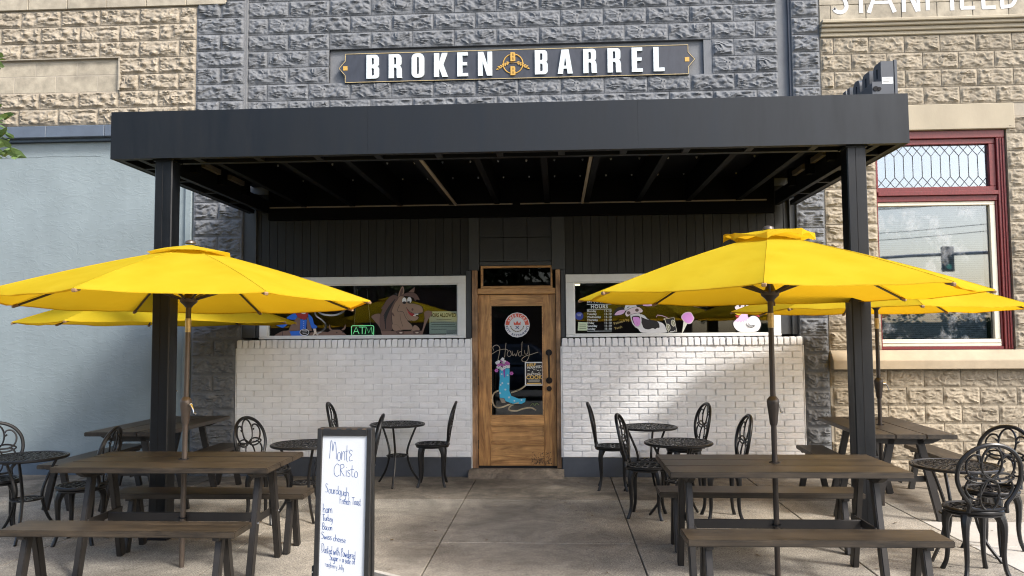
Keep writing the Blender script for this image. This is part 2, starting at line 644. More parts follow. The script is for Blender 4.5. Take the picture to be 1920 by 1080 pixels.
M['bark'] = mat('bark', (0.10, 0.075, 0.05), 0.9, vary=0.35, scale=14, bump=0.8, bscale=30, stretch=(2, 2, 0.4))
M['car_paint'] = mat('dark blue car paint', (0.010, 0.018, 0.045), 0.2, coat=1.0)
M['car_glass'] = mat('car glass', (0.02, 0.025, 0.03), 0.05)
M['tyre'] = mat('tyre', (0.015, 0.015, 0.015), 0.8)
M['steel'] = mat('galvanised steel', (0.35, 0.36, 0.37), 0.4, metal=0.7)
M['signal_dark'] = mat('signal housing', (0.02, 0.02, 0.02), 0.5)
M['signal_green'] = emis('green signal lamp', (0.03, 0.55, 0.35), 0.18)
M['neon'] = emis('green neon tube', (0.25, 0.85, 0.40), 0.30)
M['lampglow'] = emis('warm lamp', (1.0, 0.8, 0.5), 1.2)


def P(name, r, g, b, rough=0.55):
    if name not in M:
        M[name] = mat(name, tuple(min(0.64, q * 1.2) for q in srgb(r, g, b)), rough)
    return M[name]


# plaster with trowel marks
def plaster():
    m = mat('pale blue stucco', (0.200, 0.240, 0.250), 0.75, vary=0.09, scale=1.6, spec=0.3)
    N, L = m.node_tree.nodes, m.node_tree.links
    b = N['Principled BSDF']
    geo = N.new('ShaderNodeNewGeometry')
    src = b.inputs['Base Color'].links[0].from_socket
    ms = N.new('ShaderNodeMapping')
    ms.inputs['Scale'].default_value = (3.0, 3.0, 0.35)
    L.new(geo.outputs['Position'], ms.inputs['Vector'])
    ns_ = N.new('ShaderNodeTexNoise')
    ns_.inputs['Scale'].default_value = 1.5
    ns_.inputs['Detail'].default_value = 7
    ns_.inputs['Roughness'].default_value = 0.7
    L.new(ms.outputs[0], ns_.inputs['Vector'])
    mr = N.new('ShaderNodeMapRange')
    mr.inputs['From Min'].default_value = 0.3
    mr.inputs['From Max'].default_value = 0.7
    mr.inputs['To Min'].default_value = 0.94
    mr.inputs['To Max'].default_value = 1.05
    L.new(ns_.outputs['Fac'], mr.inputs['Value'])
    hs = N.new('ShaderNodeHueSaturation')
    L.new(src, hs.inputs['Color'])
    L.new(mr.outputs[0], hs.inputs['Value'])
    L.new(hs.outputs['Color'], b.inputs['Base Color'])
    n1 = N.new('ShaderNodeTexNoise')
    n1.inputs['Scale'].default_value = 1.4
    n1.inputs['Detail'].default_value = 5
    n1.inputs['Roughness'].default_value = 0.6
    n1.inputs['Distortion'].default_value = 1.2
    L.new(geo.outputs['Position'], n1.inputs['Vector'])
    v = N.new('ShaderNodeTexNoise')
    v.inputs['Scale'].default_value = 5.5
    v.inputs['Detail'].default_value = 4
    v.inputs['Distortion'].default_value = 2.2
    mp = N.new('ShaderNodeMapping')
    mp.inputs['Rotation'].default_value = (0, R(35), 0)
    mp.inputs['Scale'].default_value = (1, 1, 2.2)
    L.new(geo.outputs['Position'], mp.inputs['Vector'])
    L.new(mp.outputs[0], v.inputs['Vector'])
    rr = N.new('ShaderNodeValToRGB')
    rr.color_ramp.elements[0].position = 0.50
    rr.color_ramp.elements[1].position = 0.58
    L.new(v.outputs['Fac'], rr.inputs['Fac'])
    ad = N.new('ShaderNodeMath')
    ad.operation = 'MULTIPLY_ADD'
    ad.inputs[1].default_value = 0.30
    L.new(rr.outputs['Color'], ad.inputs[0])
    L.new(n1.outputs['Fac'], ad.inputs[2])
    bp = N.new('ShaderNodeBump')
    bp.inputs['Strength'].default_value = 0.24
    bp.inputs['Distance'].default_value = 0.014
    L.new(ad.outputs[0], bp.inputs['Height'])
    L.new(bp.outputs[0], b.inputs['Normal'])
    return m


M['plaster'] = plaster()


# worn pavement: aggregate speckle, stains, cleaner patches
def concrete(name, base, speck=0.5, stain=0.5):
    m = mat(name, base, 0.85, spec=0.3)
    N, L = m.node_tree.nodes, m.node_tree.links
    b = N['Principled BSDF']
    geo = N.new('ShaderNodeNewGeometry')

    def nz(scale, det, rough, lo, hi, dist=0.0):
        n = N.new('ShaderNodeTexNoise')
        n.inputs['Scale'].default_value = scale
        n.inputs['Detail'].default_value = det
        n.inputs['Roughness'].default_value = rough
        n.inputs['Distortion'].default_value = dist
        L.new(geo.outputs['Position'], n.inputs['Vector'])
        r = N.new('ShaderNodeMapRange')
        r.inputs['From Min'].default_value = 0.3
        r.inputs['From Max'].default_value = 0.7
        r.inputs['To Min'].default_value = lo
        r.inputs['To Max'].default_value = hi
        L.new(n.outputs['Fac'], r.inputs['Value'])
        return n, r
    n1, a = nz(1.3, 8, 0.68, 1 - stain * 0.72, 1 + stain * 0.40, 0.9)
    n2, c = nz(9.0, 7, 0.75, 1 - stain * 0.34, 1 + stain * 0.30)
    n3, d = nz(85.0, 2, 0.6, 1 - speck, 1 + speck)
    oi = N.new('ShaderNodeObjectInfo')
    e = N.new('ShaderNodeMapRange')
    e.inputs['To Min'].default_value = 0.93
    e.inputs['To Max'].default_value = 1.07
    L.new(oi.outputs['Random'], e.inputs['Value'])
    prev = a.outputs[0]
    for q in (c, d, e):
        mu = N.new('ShaderNodeMath')
        mu.operation = 'MULTIPLY'
        L.new(prev, mu.inputs[0])
        L.new(q.outputs[0], mu.inputs[1])
        prev = mu.outputs[0]
    vm = N.new('ShaderNodeVectorMath')
    vm.operation = 'SCALE'
    vm.inputs[0].default_value = base
    L.new(prev, vm.inputs['Scale'])
    L.new(vm.outputs[0], b.inputs['Base Color'])
    bp = N.new('ShaderNodeBump')
    bp.inputs['Strength'].default_value = 0.35
    bp.inputs['Distance'].default_value = 0.003
    L.new(n3.outputs['Fac'], bp.inputs['Height'])
    L.new(bp.outputs[0], b.inputs['Normal'])
    return m


M['concrete'] = concrete('worn concrete slab', (0.242, 0.220, 0.182), 0.55, 0.70)
M['concrete_wall'] = concrete('stained shaded concrete slab', (0.190, 0.165, 0.130), 0.28, 1.0)  # row by the wall: stains, plus canopy shade in the darker base colour
M['concrete_new'] = concrete('new pale concrete', (0.37, 0.355, 0.32), 0.08, 0.18)
M['threshold'] = concrete('broken concrete step', (0.20, 0.165, 0.125), 0.35, 1.1)


# yellow canopy cloth, sun shows through it
def cloth():
    m = bpy.data.materials.new('yellow umbrella cloth')
    m.use_nodes = True
    N, L = m.node_tree.nodes, m.node_tree.links
    N.clear()
    out = N.new('ShaderNodeOutputMaterial')
    geo = N.new('ShaderNodeNewGeometry')
    nz = N.new('ShaderNodeTexNoise')
    nz.inputs['Scale'].default_value = 3.5
    nz.inputs['Detail'].default_value = 5
    L.new(geo.outputs['Position'], nz.inputs['Vector'])
    rp = N.new('ShaderNodeValToRGB')
    rp.color_ramp.elements[0].position = 0.3
    rp.color_ramp.elements[1].position = 0.7
    rp.color_ramp.elements[0].color = (0.50, 0.368, 0.018, 1)
    rp.color_ramp.elements[1].color = (0.56, 0.435, 0.028, 1)
    L.new(nz.outputs['Fac'], rp.inputs['Fac'])
    df = N.new('ShaderNodeBsdfDiffuse')
    L.new(rp.outputs[0], df.inputs[0])
    tl = N.new('ShaderNodeBsdfTranslucent')
    tl.inputs[0].default_value = (0.74, 0.41, 0.012, 1)
    mx = N.new('ShaderNodeMixShader')
    mx.inputs[0].default_value = 0.46
    wv = N.new('ShaderNodeTexNoise')
    wv.inputs['Scale'].default_value = 7
    wv.inputs['Detail'].default_value = 3
    L.new(geo.outputs['Position'], wv.inputs['Vector'])
    bp = N.new('ShaderNodeBump')
    bp.inputs['Strength'].default_value = 0.45
    bp.inputs['Distance'].default_value = 0.014
    L.new(wv.outputs['Fac'], bp.inputs['Height'])
    L.new(bp.outputs[0], df.inputs['Normal'])
    L.new(df.outputs[0], mx.inputs[1])
    L.new(tl.outputs[0], mx.inputs[2])
    L.new(mx.outputs[0], out.inputs['Surface'])
    return m


M['cloth'] = cloth()


def leafmat(name, a, b_):
    m = bpy.data.materials.new(name)
    m.use_nodes = True
    N, L = m.node_tree.nodes, m.node_tree.links
    N.clear()
    out = N.new('ShaderNodeOutputMaterial')
    geo = N.new('ShaderNodeNewGeometry')
    rp = N.new('ShaderNodeValToRGB')
    rp.color_ramp.elements[0].color = (*a, 1)
    rp.color_ramp.elements[1].color = (*b_, 1)
    L.new(geo.outputs['Random Per Island'], rp.inputs['Fac'])
    df = N.new('ShaderNodeBsdfPrincipled')
    df.inputs['Roughness'].default_value = 0.5
    L.new(rp.outputs[0], df.inputs['Base Color'])
    tl = N.new('ShaderNodeBsdfTranslucent')
    L.new(rp.outputs[0], tl.inputs[0])
    mx = N.new('ShaderNodeMixShader')
    mx.inputs[0].default_value = 0.3
    L.new(df.outputs[0], mx.inputs[1])
    L.new(tl.outputs[0], mx.inputs[2])
    L.new(mx.outputs[0], out.inputs['Surface'])
    return m


M['leaf'] = leafmat('maple leaf', (0.06, 0.105, 0.03), (0.16, 0.24, 0.075))
M['leaf_far'] = leafmat('street tree leaf', (0.018, 0.038, 0.012), (0.05, 0.09, 0.025))

# ------------------------------------------------------------------ the setting: ground, road, pavement
g = MB().add([(-150, -150, -0.16), (150, -150, -0.16), (150, 60, -0.16), (-150, 60, -0.16)], [(0, 1, 2, 3)]).build('ground', M['asphalt'])
struct(g)
road = MB().add([(-150, -27, -0.15), (150, -27, -0.15), (150, -10.6, -0.15), (-150, -10.6, -0.15)], [(0, 1, 2, 3)]).build('road', M['asphalt'])
struct(road)
walk = bpy.data.objects.new('pavement', None)
COL.objects.link(walk)
struct(walk)
bed = MB().box(-12, 12, -10.45, 0.3, -0.14, -0.022).build('slab_bed', mat('joint dirt', (0.035, 0.030, 0.024), 0.95, vary=0.4, scale=20), walk)
kerb = MB().box(-40, 40, -10.6, -10.45, -0.15, -0.005).build('kerb', M['concrete'], walk, bevel=0.01)
far_walk = MB().box(-60, 60, -32, -27, -0.15, -0.01).build('far_pavement', M['concrete'])
struct(far_walk)
XJ = [-10.15, -8.61, -7.08, -5.54, -4.005, -2.47, -0.94, 0.592, 2.125, 3.13, 4.67, 6.2, 7.7]
YJ = [-10.44, -9.1, -7.45, -6.1, -4.6, -3.005, -1.35, 0.02]
gap = 0.005
for i in range(len(XJ) - 1):
    for j in range(len(YJ) - 1):
        x0, x1, y0, y1 = XJ[i] + gap, XJ[i + 1] - gap, YJ[j] + gap * 0.7, YJ[j + 1] - gap * 0.7
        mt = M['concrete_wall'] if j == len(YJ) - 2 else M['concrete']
        dz = random.uniform(-0.0015, 0.0015)
        if i >= 9:
            if j == len(YJ) - 2:
                y0 = -1.46 + 0.004
            elif j == len(YJ) - 3:
                # the strip above the new pale slab
                MB().box(x0, x1, -2.19 + 0.004, -1.46 - 0.003, -0.05, dz).build('paving_slab', M['concrete'], walk, bevel=0.004)
                y1 = -2.19 - 0.004
                mt = M['concrete_new']
            else:
                mt = M['concrete_new']
        MB().box(x0, x1, y0, y1, -0.05, dz).build('paving_slab', mt, walk, bevel=0.004)

# ------------------------------------------------------------------ rock-faced blocks
def rock_block(L_, H_, seed, nx, nz_, amp=0.05, depth=0.10):
    """front face a pitched, scalloped fracture; x 0..L, z 0..H, wall plane y=0, face towards -y"""
    g_ = []
    for j in range(nz_ + 1):
        for i in range(nx + 1):
            u, v = L_ * i / nx, H_ * j / nz_
            e = min(u, L_ - u, v, H_ - v)
            e1 = min(1, max(0, (e - 0.007) / 0.02))
            e1 = e1 * e1 * (3 - 2 * e1)
            p = Vector((u * 5.5 + seed * 7.3, v * 9.0, seed * 3.1))
            w = noise.noise(p)
            w2 = noise.noise(p * 1.9 + Vector((5, 9, 2)))
            ph = v * 13.5 - u * 3.0 * math.sin(seed * 2.1 + 0.7) + 2.4 * w + 1.0 * w2 + seed
            fr = ph - math.floor(ph)
            saw = fr if fr < 0.86 else (1 - fr) * 6.14
            vor = noise.voronoi(Vector((u * 8 + 0.5 * w + seed, v * 15 + 0.6 * w2, seed)))[0]
            h = amp * (0.42 + 0.45 * w + 0.60 * (saw - 0.42) * (0.6 + 0.6 * w2) + 0.36 * w2 + 0.62 * (vor[1] - vor[0] - 0.3) + 0.16 * noise.noise(p * 5.1))
            h = 0.008 + max(-0.006, h) * e1
            g_.append((u, -h, v))
    fs = []
    for j in range(nz_):
        for i in range(nx):
            a = j * (nx + 1) + i
            fs.append((a, a + 1, a + nx + 2, a + nx + 1))
    mb = MB().add(g_, fs)
    # the four sides back into the wall
    ring = [i for i in range(nx + 1)] + [(j + 1) * (nx + 1) - 1 for j in range(1, nz_ + 1)] + [nz_ * (nx + 1) + i for i in range(nx - 1, -1, -1)] + [j * (nx + 1) for j in range(nz_ - 1, 0, -1)]
    n = len(ring)
    vs = [g_[k] for k in ring] + [(g_[k][0], depth, g_[k][2]) for k in ring]
    mb.add(vs, [(k, k + n, (k + 1) % n + n, (k + 1) % n) for k in range(n)])
    return mb


def block_meshes(tagname, material, L_, H_, n, seed0, amp=0.038):
    out = []
    for k in range(n):
        nx = max(12, int(L_ / 0.0095))
        out.append(rock_block(L_, H_, seed0 + k * 1.7, nx, max(12, int(H_ / 0.0085)), amp).mesh('block', material, smooth=True, angle=55))
    return out


J = 0.008            # joint width
rng = random.Random(3)

# ---- the grey building
shop = thing('shop_building', 'grey painted rock-faced block building with dark board shopfront between two tan neighbours', 'building', (0, 0, 0))
back = MB()
for a in ((-3.755, 2.768, 3.35, 4.693), (-3.755, 2.768, 5.112, 6.4), (-3.755, -2.729, 4.693, 5.112), (1.766, 2.768, 4.693, 5.112)):
    back.box(a[0], a[1], -0.03, 0.22, a[2], a[3])           # upper wall behind its blocks, round the sunken panel
back.box(-4.36, -3.82, -0.09, 0.35, -0.05, 1.50)           # left pier
back.box(-4.36, -3.757, -0.09, 0.35, 1.5001, 6.4)
back.box(2.814, 3.09, -0.09, 0.35, -0.05, 1.50)            # right pier
back.box(2.77, 3.09, -0.09, 0.35, 1.5001, 6.4)
back.build('wall', M['grey_mortar'], shop)
full = block_meshes('g', M['grey_block'], 0.51 - J, 0.2065 - J, 7, 11)
half = block_meshes('h', M['grey_block'], 0.255 - J, 0.2065 - J, 4, 41)
pierf = block_meshes('p', M['grey_block'], 0.595 - J, 0.2065 - J, 4, 61, 0.042)
pierh = block_meshes('q', M['grey_block'], 0.2975 - J, 0.2065 - J, 4, 71, 0.042)
pierr = block_meshes('r', M['grey_block'], 0.318 - J, 0.2065 - J, 5, 81, 0.042)
H = 0.2065
z0s = [4.290 - 4 * H + k * H for k in range(14)]
z0s = [3.46 + k * H for k in range(14)]
RX0, RX1, RZ0, RZ1 = -2.727, 1.764, 4.699, 5.112
for k, z in enumerate(z0s):
    off = 0.0 if k % 2 == 0 else -0.255
    x = -3.745 + off
    while x < 2.76:
        xa, w = x, 0.51
        x += 0.51
        if xa < -3.75:
            xa, w = -3.745, 0.255
        me = rng.choice(full) if w > 0.3 else rng.choice(half)
        if xa + w > 2.772:
            if xa + 0.255 > 2.775:
                continue
            w = 0.255
            me = rng.choice(half)
        inrec = RZ0 - 0.05 < z < RZ1 - 0.1
        if inrec and xa + w > RX0 + 0.02 and xa < RX1 - 0.02:
            # keep what sticks out of the recess at its two ends
            if xa < RX0 - 0.2:
                put('block', rng.choice(half), shop, (xa + J / 2, -0.03, z + J / 2))
            if xa + w > RX1 + 0.2 and xa + 0.255 < 2.75:
                put('block', rng.choice(half), shop, (xa + w - 0.255 + J / 2, -0.03, z + J / 2))
            continue
        put('block', me, shop, (xa + J / 2, -0.03, z + J / 2))
# recess lining: a frame of wall standing proud round the sunken sign panel
rec = MB()
rec.box(RX0, RX1, 0.005, 0.03, RZ0 - 0.006, RZ1)
rec.build('recess_panel', M['grey_mortar'], shop)
for k in range(31):
    z = 0.0 + k * 0.2065 - 0.05
    low = z < 1.50                                     # beside the brick walls the piers are a little narrower
    sx = (0.537 - J) / (0.595 - J) if low else 1.0
    if k % 2 == 0:
        o = put('block', pierf[k // 2 % 4], shop, (-4.355 + J / 2, -0.09, z + J / 2))
        o.scale.x = sx
    else:
        o = put('block', rng.choice(pierh), shop, (-4.355 + J / 2, -0.09, z + J / 2))
        o.scale.x = sx
        o = put('block', rng.choice(pierh), shop, (-4.355 + (0.2685 if low else 0.2975) + J / 2, -0.09, z + J / 2))
        o.scale.x = sx
    o = put('block', rng.choice(pierr), shop, ((2.814 if low else 2.772) + J / 2, -0.09, z + J / 2))
    o.scale.x = (0.276 - J) / (0.318 - J) if low else 1.0
# corner strips where the piers stand proud, the right one coloured dark for shade
MB().box(-3.758, -3.735, -0.075, -0.028, 3.35, 6.4).build('corner_strip', M['grey_mortar'], shop)
MB().box(2.745, 2.768, -0.075, -0.028, 3.35, 6.4).build('corner_strip', M['base_paint'], shop)

# shopfront boards
bw = 0.101
for x0, x1 in ((-3.752, -1.035), (0.10, 2.74)):
    n = round((x1 - x0) / bw)
    w = (x1 - x0) / n
    me = MB().box(0, w - 0.0035, -0.02, 0.03, 0, 3.36 - 2.343).mesh('siding_board', M['siding'], bevel=0.003)
    for k in range(n):
        o = put('siding_board', me, shop, (x0 + k * w + 0.003, rng.uniform(-0.003, 0.003), 2.343))
    MB().box(x0, x1, 0.012, 0.05, 2.34, 3.36).build('board_backing', M['siding'], shop)
MB().box(-3.758, -3.60, -0.055, 0.08, 1.62, 3.36).build('corner_post', M['trim_dark'], shop, bevel=0.004)
MB().box(2.70, 2.768, -0.055, 0.08, 1.62, 3.36).build('corner_post', M['trim_dark'], shop, bevel=0.004)
MB().box(2.575, 2.70, -0.026, 0.05, 1.62, 2.34).build('side_board', M['trim_dark'], shop, bevel=0.004)
MB().box(-3.60, -3.552, -0.026, 0.05, 1.62, 2.34).build('side_board', M['trim_dark'], shop, bevel=0.004)
for xa, xb in ((-1.035, -0.915), (-0.055, 0.10)):
    MB().box(xa, xb, -0.042, 0.06, 2.398, 3.36).build('trim_board', M['trim_dark'], shop, bevel=0.005)
for xa, xb in ((-1.07, -1.002), (0.046, 0.10)):
    MB().box(xa, xb, -0.036, 0.06, 1.60, 2.396).build('trim_board', M['trim_dark'], shop, bevel=0.005)
MB().box(-1.012, -0.998, -0.07, 0.06, 0.09, 1.60).build('white_edge', M['white_trim'], shop)
MB().box(0.040, 0.052, -0.07, 0.06, 0.09, 1.60).build('white_edge', M['trim_dark'], shop)
MB().box(-0.912, -0.058, -0.03, 0.05, 2.452, 2.50).build('trim_board', M['trim_dark'], shop, bevel=0.004)
# pressed tin panels with raised diamonds
tin = MB()
tw = (0.912 - 0.058) / 3
for i in range(3):
    for j in range(3):
        xa, za = -0.912 + i * tw, 2.502 + j * tw
        cx, cz = xa + tw / 2, za + tw / 2
        tin.box(xa + 0.004, xa + tw - 0.004, -0.012, 0.03, za + 0.004, za + tw - 0.004)
        for rr_, hh in ((0.125, 0.008), (0.085, 0.012), (0.04, 0.015)):
            ring_o = [(cx + rr_, cz), (cx, cz + rr_), (cx - rr_, cz), (cx, cz - rr_)]
            tin.tube([(a, -0.012, b) for a, b in ring_o], hh * 0.45, 4, closed=True)
        tin.tube([(a, -0.012, b) for a, b in ell(cx, cz, 0.02, 0.02, 8)], 0.006, 4, closed=True)
        for sx in (-1, 1):
            for sz in (-1, 1):
                tin.tube([(cx + sx * 0.13, -0.012, cz + sz * 0.05), (cx + sx * 0.10, -0.012, cz + sz * 0.10), (cx + sx * 0.05, -0.012, cz + sz * 0.13)], 0.005, 4)
tin.build('tin_panel', M['tin'], shop, smooth=True)
# dark room behind the glass
room = MB()
room.box(-3.6, 2.65, 2.6, 2.7, 0.0, 3.3)
room.box(-3.7, -3.6, 0.1, 2.7, 0.0, 3.3)
room.box(2.65, 2.75, 0.1, 2.7, 0.0, 3.3)
room.box(-3.7, 2.75, 0.1, 2.7, 3.3, 3.4)
room.box(-3.7, 2.75, 0.1, 2.7, -0.1, 0.0)
room.build('interior_wall', M['interior'], shop)
lw = MB()
for xa, xb in ((-3.75, -1.04), (0.09, 2.76)):
    lw.box(xa, xb, 0.06, 0.10, -0.05, 1.60)
lw.build('low_wall', M['interior'], shop)

# ---- windows of the shop
def shop_window(x0, x1, z0, z1, gx0, gx1, gz0, gz1):
    f = MB()
    f.box(x0, x1, -0.055, 0.04, gz1, z1)
    f.box(x0, gx0, -0.053, 0.04, gz0, gz1)
    f.box(gx1, x1, -0.053, 0.04, gz0, gz1)
    f.box(x0, x1, -0.065, 0.04, z0, gz0)
    w_ = f.build('window', M['white_trim'], shop, bevel=0.005)
    b_ = MB()
    e = 0.012
    b_.box(gx0, gx1, -0.030, 0.0, gz1 - e, gz1)
    b_.box(gx0, gx1, -0.030, 0.0, gz0, gz0 + e)
    b_.box(gx0, gx0 + e, -0.030, 0.0, gz0 + e, gz1 - e)
    b_.box(gx1 - e, gx1, -0.030, 0.0, gz0 + e, gz1 - e)
    b_.build('glazing_bead', M['white_trim'], w_)
    MB().box(gx0 + 0.002, gx1 - 0.002, 0.001, 0.007, gz0 + 0.002, gz1 - 0.002).build('pane', M['glass'], w_)
    return w_


winL = shop_window(-3.55, -1.072, 1.603, 2.338, -3.455, -1.167, 1.632, 2.246)
winR = shop_window(0.105, 2.573, 1.603, 2.338, 0.203, 2.478, 1.632, 2.246)

# ------------------------------------------------------------------ paintings on the glass (flat, each layer a hair in front of the last)
class Paint:
    def __init__(self, X0, Z0, kx, kz, y=-0.0008):
        self.mb, self.mats, self.y = MB(), [], y
        self.t = (X0, Z0, kx, kz)

    def w(self, p):
        return (self.t[0] + p[0] * self.t[2], self.t[1] + p[1] * self.t[3])

    def mi(self, m):
        if m not in self.mats:
            self.mats.append(m)
        return self.mats.index(m)

    def step(self):
        self.y -= 0.0003

    def fill(self, pts, m, smooth=True, outline=None, ow=3.0):
        if smooth:
            pts = [(v[0], v[1]) for v in catmull([(a, b, 0) for a, b in pts], 4, True)]
        if outline:
            self.step()
            self.mb.tube([(self.w(p)[0], self.y, self.w(p)[1]) for p in pts], ow * self.t[2], 4, closed=True, mi=self.mi(outline), flat=0.15, nrm=(0, 1, 0))
        self.step()
        self.mb.flat([self.w(p) for p in pts], self.y, self.mi(m))

    def line(self, pts, m, w_=3.0, smooth=True):
        if smooth and len(pts) > 2:
            pts = [(v[0], v[1]) for v in catmull([(a, b, 0) for a, b in pts], 4)]
        self.step()
        self.mb.tube([(self.w(p)[0], self.y, self.w(p)[1]) for p in pts], w_ * self.t[2], 4, mi=self.mi(m), flat=0.15, nrm=(0, 1, 0))

    def ell(self, cx, cy, rx, ry, m, rot=0, **k):
        self.fill(ell(cx, cy, rx, ry, 16, rot), m, smooth=False, **k)

    def build(self, name, parent):
        return self.mb.build(name, self.mats, parent)


BLK = P('paint black', 18, 15, 14)
WHT = P('paint white', 222, 228, 228)
BRN = P('paint brown', 128, 104, 86)
DBR = P('paint dark brown', 82, 60, 52)
LBR = P('paint taupe', 108, 84, 72)
PNK = P('paint pink', 226, 160, 190)
LPK = P('paint light pink', 232, 178, 180)
MAG = P('paint magenta', 214, 130, 204)
BLU = P('paint blue', 28, 92, 184)
RED = P('paint red', 138, 30, 28)
CRM = P('paint cream', 226, 224, 180)
GLD = P('paint yellow', 214, 168, 30)
TEA = P('paint turquoise', 48, 152, 186)
SKN = P('paint skin', 204, 178, 160)

# horse in its stall
h = Paint(-2.25, 2.27, 0.000771, -0.000765)
h.fill([(55, 530), (110, 495), (190, 490), (200, 560), (240, 700), (250, 828), (235, 828), (180, 690), (80, 570)], LBR, outline=BLK)
h.fill([(880, 470), (950, 445), (1005, 485), (940, 580), (880, 720), (850, 826), (830, 826), (870, 660), (885, 560)], LBR, outline=BLK)
h.fill([(205, 760), (300, 755), (560, 765), (860, 755), (852, 828), (225, 828)], LBR, smooth=False, outline=BLK)
h.fill([(475, 225), (490, 150), (540, 60), (568, 120), (556, 190), (510, 240)], BRN, outline=BLK)
h.fill([(495, 215), (510, 140), (540, 85), (550, 140), (530, 195)], DBR)
h.fill([(635, 150), (690, 110), (735, 75), (722, 160)], LBR, smooth=False, outline=BLK)
h.fill([(480, 230), (400, 330), (372, 460), (385, 640), (400, 745), (560, 740), (690, 735), (690, 670), (620, 600), (690, 600), (790, 560), (780, 530), (700, 500), (850, 480), (840, 380), (720, 335), (640, 330), (560, 220)], BRN, outline=BLK, ow=4)
h.fill([(600, 390), (640, 470), (720, 520), (790, 545), (760, 590), (700, 600), (630, 560), (600, 480)], BRN, outline=BLK)
h.fill([(612, 410), (650, 465), (730, 500), (730, 530), (670, 520), (630, 470)], RED)
h.fill([(725, 483), (790, 488), (785, 508), (728, 505)], WHT, smooth=False)
h.fill([(705, 513), (750, 516), (745, 530), (712, 525)], WHT, smooth=False)
h.fill([(860, 440), (835, 400), (740, 345), (640, 340), (610, 400), (660, 455), (740, 480), (840, 480)], BRN)
h.line([(600, 395), (660, 460), (740, 488), (850, 478)], BLK, 5)
h.ell(698, 425, 16, 20, DBR)
h.fill([(480, 235), (400, 200), (310, 260), (250, 350), (205, 410), (230, 420), (195, 520), (190, 640), (215, 745), (300, 755), (372, 745), (385, 690), (372, 560), (375, 450), (420, 330)], DBR, outline=BLK)
for q in range(9):
    h.line([(430 - 12 * q, 260 + 22 * q), (330 - 6 * q, 380 + 26 * q), (250 + 4 * q, 520 + 26 * q)], BLK, 8.0)
h.fill([(375, 470), (400, 480), (420, 530), (385, 510)], DBR)
h.fill([(520, 215), (580, 175), (680, 160), (760, 190), (810, 280), (770, 270), (740, 295), (720, 250), (690, 235), (600, 215)], DBR, outline=BLK)
h.ell(572, 288, 34, 50, WHT, outline=BLK)
h.ell(650, 280, 34, 48, WHT, outline=BLK)
h.ell(572, 318, 30, 20, BLK)
h.ell(640, 312, 22, 16, BLK)
h.line([(500, 350), (470, 420), (480, 460), (550, 460), (600, 560), (690, 660)], BLK, 4)
h.line([(505, 490), (515, 580), (550, 690)], BLK, 3)
h.fill([(385, 655), (470, 670), (520, 745), (470, 755), (400, 740)], BRN, outline=BLK)
h.fill([(690, 735), (730, 670), (790, 700), (805, 750), (690, 755)], BRN, outline=BLK)
h.ell(510, 778, 62, 30, DBR, outline=BLK, rot=8)
h.ell(765, 778, 58, 30, DBR, outline=BLK, rot=-5)
h.ell(520, 786, 26, 8, SKN)
h.ell(770, 787, 26, 8, SKN)
h.build('painted_horse', winL)

# cowboy and his rope, steer head
c_ = Paint(-3.613, 2.092, 0.000744, -0.000733)
c_.fill([(280, 640), (330, 590), (430, 540), (560, 520), (740, 520), (720, 640)], LBR, smooth=False, outline=BLK)
c_.line([(440, 540), (445, 640)], BLK, 5, False)
c_.fill([(860, 640), (900, 560), (1060, 540), (1180, 560), (1260, 520), (1380, 520), (1470, 590), (1510, 635)], LBR, outline=BLK, smooth=False)
c_.fill([(1215, 430), (1200, 480), (1225, 530), (1260, 525), (1225, 490)], LBR, outline=BLK)
c_.fill([(1465, 430), (1475, 480), (1450, 520), (1405, 525), (1450, 480)], LBR, outline=BLK)
c_.ell(1330, 568, 14, 7, BLK)
c_.ell(1430, 562, 12, 6, BLK)
c_.fill([(560, 540), (720, 530), (860, 540), (830, 640), (600, 640)], BLU, smooth=False, outline=BLK)
c_.fill([(285, 400), (420, 380), (540, 400), (470, 470), (420, 475), (340, 440)], BLU, outline=BLK)
c_.fill([(510, 320), (620, 250), (690, 260), (660, 340), (600, 350)], BLU, outline=BLK)
c_.fill([(690, 300), (740, 330), (735, 520), (690, 530), (545, 520), (580, 440), (650, 350)], LBR, smooth=False, outline=BLK)
c_.fill([(735, 345), (840, 350), (830, 520), (730, 520)], BLU, smooth=False, outline=BLK)
c_.fill([(840, 320), (880, 300), (900, 420), (930, 540), (850, 530)], LBR, smooth=False, outline=BLK)
c_.fill([(865, 265), (930, 320), (960, 420), (1010, 460), (1000, 490), (930, 495), (890, 400)], BLU, outline=BLK)
c_.fill([(660, 200), (850, 200), (860, 280), (820, 350), (760, 340), (690, 300)], RED, outline=BLK)
c_.fill([(690, 180), (830, 180), (825, 245), (780, 258), (720, 225)], WHT, outline=BLK)
c_.line([(700, 190), (740, 228), (810, 232)], BLK, 4)
for q in range(4):
    c_.ell(793, 385 + 32 * q, 5, 5, WHT)
c_.ell(805, 557, 74, 52, BLK, outline=WHT, ow=6)
for q in range(3):
    c_.line([(765 + 8 * q, 530 + 24 * q), (855 - 6 * q, 524 + 24 * q)], WHT, 4, False)
c_.fill([(948, 500), (995, 498), (1000, 550), (1040, 595), (1015, 612), (985, 580), (945, 625), (938, 610), (965, 560)], SKN, smooth=False, outline=BLK)


